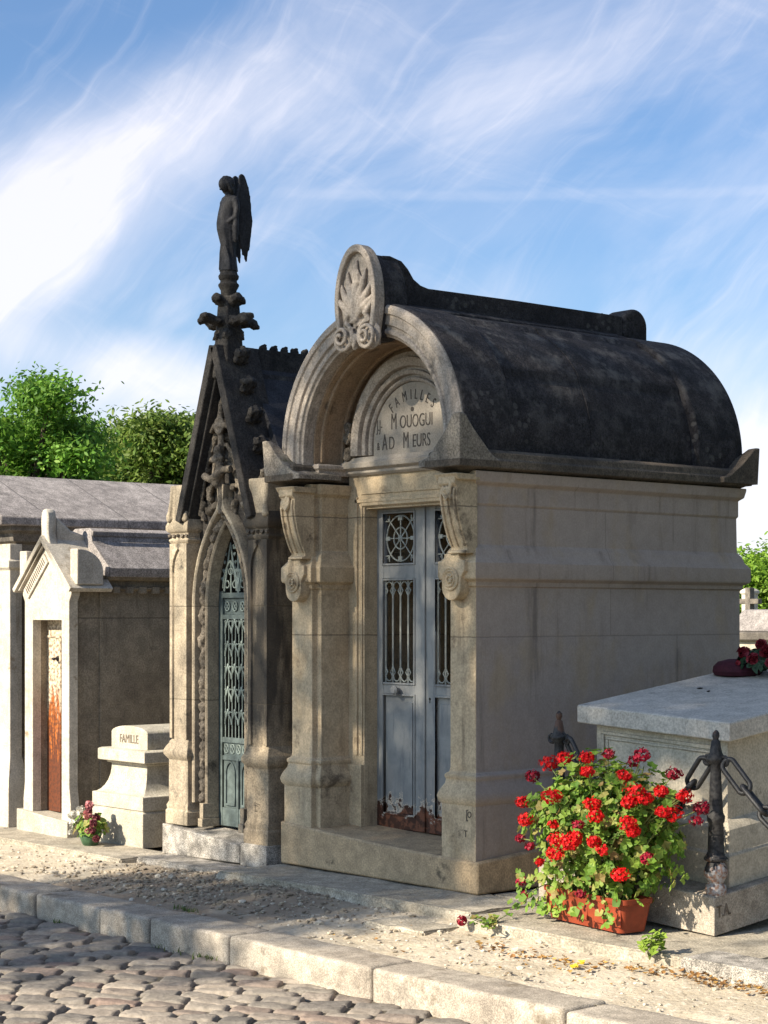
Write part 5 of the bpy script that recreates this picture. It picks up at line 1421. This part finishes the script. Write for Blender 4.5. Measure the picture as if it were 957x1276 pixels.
# far tombs at the right edge
bt = thing('distant_tomb', 'small bright distant tomb with an arched panel seen past the mausoleum corner', 'tomb', (-15.7,19.5,-.14))
c0 = wp(945, 765, 25.5)
def fbox(bm, px0, px1, z0, z1, dist, dep):
    a = wp(px0,765,dist); c = wp(px1,765,dist); box(bm, min(a.x,c.x), max(a.x,c.x)+.0, a.y, a.y+dep, z0, z1)
ax = wp(930,765,25).x; ay = wp(930,765,25).y
b = bmesh.new(); loft(b, rect(ax-.35, ax+1.6, ay, ay+1.5), [(0,-.14),(0,1.20),(.05,1.22),(.07,1.30),(.05,1.31)]); obj('wall', b, M['fam'], bt, bevel=.01)
b = bmesh.new(); loft(b, rect(ax-.35, ax+1.6, ay, ay+1.5), [(.075,1.19),(.10,1.21),(.10,1.30),(.06,1.315)]); obj('cornice', b, M['tan_dark'], bt, bevel=.006)
b = bmesh.new(); loft(b, rect(ax-.35, ax+1.6, ay, ay+1.5), [(.0,1.316),(-.02,1.36),(-.16,1.60),(-.20,1.61)]); obj('roof', b, M['slabroof'], bt, bevel=.02)
b = bmesh.new(); arc = [(ax+.62+.2*math.cos(PI*i/12), 1.36+.22*math.sin(PI*i/12)) for i in range(13)]; prism(b, arc, ay-.06, ay+.4); obj('arched_dormer', b, M['rtomb'], bt, bevel=.01)
xt = thing('stone_cross', 'small pale stone cross standing behind the distant tomb', 'cross', (ax,ay+3,-.14))
b = bmesh.new(); q = wp(934,765,28.5); box(b, q.x-.04, q.x+.05, q.y-.06, q.y+.06, -.14, 1.95); box(b, q.x-.18, q.x+.20, q.y-.05, q.y+.05, 1.70, 1.78); obj('cross', b, M['tan_dark'], xt, bevel=.01)
q = wp(925,765,30)
pt = thing('distant_pillar', 'pale squared stone pillar beside the distant cross', 'pillar', (q.x,q.y,-.14)); b = bmesh.new(); loft(b, rect(q.x-.02,q.x+.16,q.y,q.y+.2), [(0,-.14),(0,1.86),(.02,1.88),(.02,1.92),(-.03,1.96)]); obj('shaft', b, M['rslab'], pt, bevel=.01)

# ------------------------------------------------------------------ shade trees across the street (behind the camera)
SUN_A, SUN_E = R(10), R(31)
K = math.tan(SUN_E)/math.cos(SUN_A); TA = math.tan(SUN_A)
YT = -7.0
def uv(u, v, ru, rv, dy=0): return (u + (YT+dy)*TA, YT+dy, v - (YT+dy)*K, ru, .9, rv)
M['shade'] = leafmat('street_tree_leaves', [(.05,.10,.02),(.08,.15,.03)], .2)
cl = [uv(-9.6,5.6,1.35,1.3), uv(-8.4,7.0,1.6,1.5,.5), uv(-10.2,8.2,1.4,1.6,-.5), uv(-9.8,4.5,1.2,.9,.3), uv(-8.0,6.0,1.0,.9), uv(-7.2,6.6,1.1,1.4,.4),
      uv(-6.2,7.5,1.3,1.8), uv(-8.6,9.3,1.8,1.4), uv(-5.3,6.6,1.0,1.3,-.3), uv(-10.6,3.5,1.0,.5,.2), uv(-9.3,3.9,.9,.5,-.2), uv(-10.9,6.4,.5,.8), uv(-7.3,5.75,.9,.55,.1), uv(-10.6,2.9,1.2,.38), uv(-9.4,3.25,.8,.35,.2)]
tree('street_tree', 'tall leafy street tree across the road casting dappled shade', (-9.3+YT*TA, YT, -.33), 9.3, cl, 27500, .15, M['shade'], 21, 'street trees', .9, .22)

for i, (x_, y_, lb_) in enumerate(((4.5, 9.5, 'wide leafy tree added out of view, shading the tombs from the right'), (5.5, 17.0, 'tall leafy tree added out of view further back on the right for shade'), (-1.5, 17.5, 'broad leafy tree added for shade behind the box tomb plot, out of view'))):
    r_ = random.Random(i+50); cl2 = [(x_+r_.uniform(-2.6,2.6), y_+r_.uniform(-2.6,2.6), r_.uniform(2.4,8.5), 1.8, 1.8, 1.5) for k in range(16)]  # unseen trees, added to block skylight and deepen the shade
    tree('tree', lb_, (x_, y_, -.14), 2.8, cl2, 16000, .32, M['shade'], 60+i, 'unseen trees added to darken the plot', .8, .25)
# ------------------------------------------------------------------ light
w = bpy.data.worlds.new('World'); sc.world = w; w.use_nodes = True; nt = w.node_tree; nt.nodes.clear()
def N(t): return nt.nodes.new(t)
def lk(a, b): nt.links.new(a, b)
sky = N('ShaderNodeTexSky'); sky.sky_type = 'NISHITA'; sky.sun_disc = False; sky.sun_elevation = SUN_E
sky.air_density = 1.0; sky.dust_density = 1.2; sky.ozone_density = 2.5; sky.altitude = 100
sd = Vector((-math.sin(SUN_A), -math.cos(SUN_A), 0))         # horizontal direction towards the sun
sky.sun_rotation = math.atan2(sd.x, sd.y) % (2*PI)
tc = N('ShaderNodeTexCoord')
def vm(op, a, b=None):
    x = N('ShaderNodeVectorMath'); x.operation = op
    for i, v in enumerate((a, b)):
        if v is None: continue
        if isinstance(v, (tuple, Vector)): x.inputs[i].default_value = tuple(v)
        else: lk(v, x.inputs[i])
    return x
def mt(op, a, b=0, c=0, clamp=False):
    x = N('ShaderNodeMath'); x.operation = op; x.use_clamp = clamp
    for i, v in enumerate((a, b, c)):
        if isinstance(v, (int, float)): x.inputs[i].default_value = v
        else: lk(v, x.inputs[i])
    return x.outputs[0]
D = vm('NORMALIZE', tc.outputs['Generated']).outputs[0]
sep = N('ShaderNodeSeparateXYZ'); lk(D, sep.inputs[0])
# clouds live on a flat layer high above: project the direction onto it
def mr(f, a, b, c=0, d=1):
    x = N('ShaderNodeMapRange'); x.interpolation_type = 'SMOOTHSTEP'; lk(f, x.inputs[0])
    for i, v in zip(range(1,5), (a,b,c,d)): x.inputs[i].default_value = v
    return x.outputs[0]
def wn(vec, scale, detail, rough, dist=0):
    x = N('ShaderNodeTexNoise'); x.inputs['Scale'].default_value = scale; x.inputs['Detail'].default_value = detail; x.inputs['Roughness'].default_value = rough; x.inputs['Distortion'].default_value = dist
    lk(vec, x.inputs['Vector']); return x.outputs['Fac']
def mp(vec, sc_=(1,1,1), rot=(0,0,0), loc=(0,0,0)):
    x = N('ShaderNodeMapping'); x.inputs['Scale'].default_value = sc_; x.inputs['Rotation'].default_value = rot; x.inputs['Location'].default_value = loc; lk(vec, x.inputs['Vector']); return x.outputs[0]
def an(vec, sx, sy, rot, loc=(0,0,0)): return mp(mp(vec, (1,1,1), (0,0,R(-rot))), (sx,sy,1), (0,0,0), loc)
dr_ = vm('DOT_PRODUCT', D, tuple(RT)).outputs['Value']; df = mt('MAXIMUM', vm('DOT_PRODUCT', D, tuple(FW)).outputs['Value'], .15)
U = mt('DIVIDE', dr_, df); Vv = mt('DIVIDE', sep.outputs[2], df)    # bearing and height above the horizon as slopes
cb = N('ShaderNodeCombineXYZ'); lk(U, cb.inputs[0]); lk(Vv, cb.inputs[1]); Q0 = cb.outputs[0]
wq = N('ShaderNodeTexNoise'); wq.inputs['Scale'].default_value = 5.5; wq.inputs['Detail'].default_value = 4; lk(Q0, wq.inputs['Vector'])
wv = vm('SCALE', vm('SUBTRACT', wq.outputs['Color'], (.5,.5,.5)).outputs[0]); wv.inputs['Scale'].default_value = .075
Q = vm('ADD', Q0, wv.outputs[0]).outputs[0]
warp = wn(Q, 5, 4, .5); 
n_big = wn(an(Q, 4, 9, 32, (2.3,.4,0)), 1.0, 7, .58, .5)
n_str = wn(an(Q, 5, 34, 52, (1,3,0)), 1.0, 6, .62, .8)
n_str2 = wn(an(Q, 6, 26, -28, (4,1,0)), 1.0, 6, .62, .9)
def gauss(u0, v0, su, sv, rot=0):
    x = mp(Q, (1,1,1), (0,0,0), (-u0,-v0,0)); x = mp(x, (1,1,1), (0,0,-rot)); x = mp(x, (1/su,1/sv,1))
    l = vm('LENGTH', x).outputs['Value']; return mr(l, 0, 1.0, 1, 0)
def pu(px): return (px-478.5)/2329
def pv(py): return (765-py)/2329
cov = mt('MULTIPLY', mr(n_big, .38, .72), .40)
for (px, py, su, sv, rt_, am) in ((60,270,.17,.085,R(28),.80),(300,110,.22,.055,R(30),.42),(-20,380,.12,.06,0,.35),(170,470,.09,.022,R(-12),.55),(930,600,.09,.09,0,.7),(640,150,.10,.06,R(60),.28),(760,600,.3,.05,0,.25),(100,560,.25,.05,0,.45),(600,400,.12,.03,R(20),.2),(800,260,.2,.03,R(10),.12),(480,340,.10,.05,R(10),.15)):
    cov = mt('ADD', cov, mt('MULTIPLY', gauss(pu(px), pv(py), su, sv, rt_), am))
cov = mt('MULTIPLY', cov, mt('ADD', mt('MULTIPLY', n_str, .75), mt('ADD', mt('MULTIPLY', n_big, .55), .05)))
cov = mt('ADD', cov, mt('MULTIPLY', mr(n_str, .48, .76), .14)); cov = mt('ADD', cov, mt('MULTIPLY', mr(n_str2, .52, .78), .12))
hz = mt('MULTIPLY', mr(Vv, .0, .20, .60, 0), mr(U, -.20, .22, .45, .8)); cov = mt('ADD', cov, hz)
# contrail, nearly straight
ct = mt('ABSOLUTE', mt('SUBTRACT', Vv, mt('ADD', mt('MULTIPLY', mt('POWER', mt('ABSOLUTE', mt('SUBTRACT', U, pu(600))), 2.0), .16), mt('ADD', mt('MULTIPLY', mt('SUBTRACT', wn(Q, 14, 3, .5), .5), .004), pv(244)))))
ctm = mt('MULTIPLY', mr(ct, .0008, .0042, 1, 0), mt('MULTIPLY', mr(U, pu(300), pu(420)), mt('ADD', mt('MULTIPLY', wn(Q, 60, 4, .7), .55), .05)))
cov = mt('ADD', cov, mt('MULTIPLY', ctm, .20), 0, True)
cov = mt('MINIMUM', mt('ADD', cov, .05), .80)
mx = N('ShaderNodeMix'); mx.data_type = 'RGBA'; lk(cov, mx.inputs[0])
tint = N('ShaderNodeMix'); tint.data_type = 'RGBA'; tint.blend_type = 'MULTIPLY'; tint.inputs[0].default_value = 1; lk(sky.outputs[0], tint.inputs[6]); tint.inputs[7].default_value = (.70,.97,1.20,1)
lk(tint.outputs[2], mx.inputs[6])
SKYS = .068
mx.inputs[7].default_value = (8.2, 7.9, 8.3, 1)
bg = N('ShaderNodeBackground'); bg.inputs[1].default_value = SKYS; lk(mx.outputs[2], bg.inputs[0])
ow = N('ShaderNodeOutputWorld'); lk(bg.outputs[0], ow.inputs[0])
sl = bpy.data.lights.new('sun', 'SUN'); sl.energy = 5.0; sl.angle = R(.5); sl.color = (1, .90, .73)
so = bpy.data.objects.new('sun', sl); C.objects.link(so)
dirv = Vector((sd.x*math.cos(SUN_E), sd.y*math.cos(SUN_E), math.sin(SUN_E)))
so.rotation_euler = dirv.to_track_quat('Z', 'Y').to_euler()
so.location = (0, -5, 12)
sc.view_settings.view_transform = 'Standard'; sc.view_settings.look = 'None'; sc.view_settings.gamma = 1; sc.view_settings.exposure = 1.05
sc.render.engine = 'CYCLES'
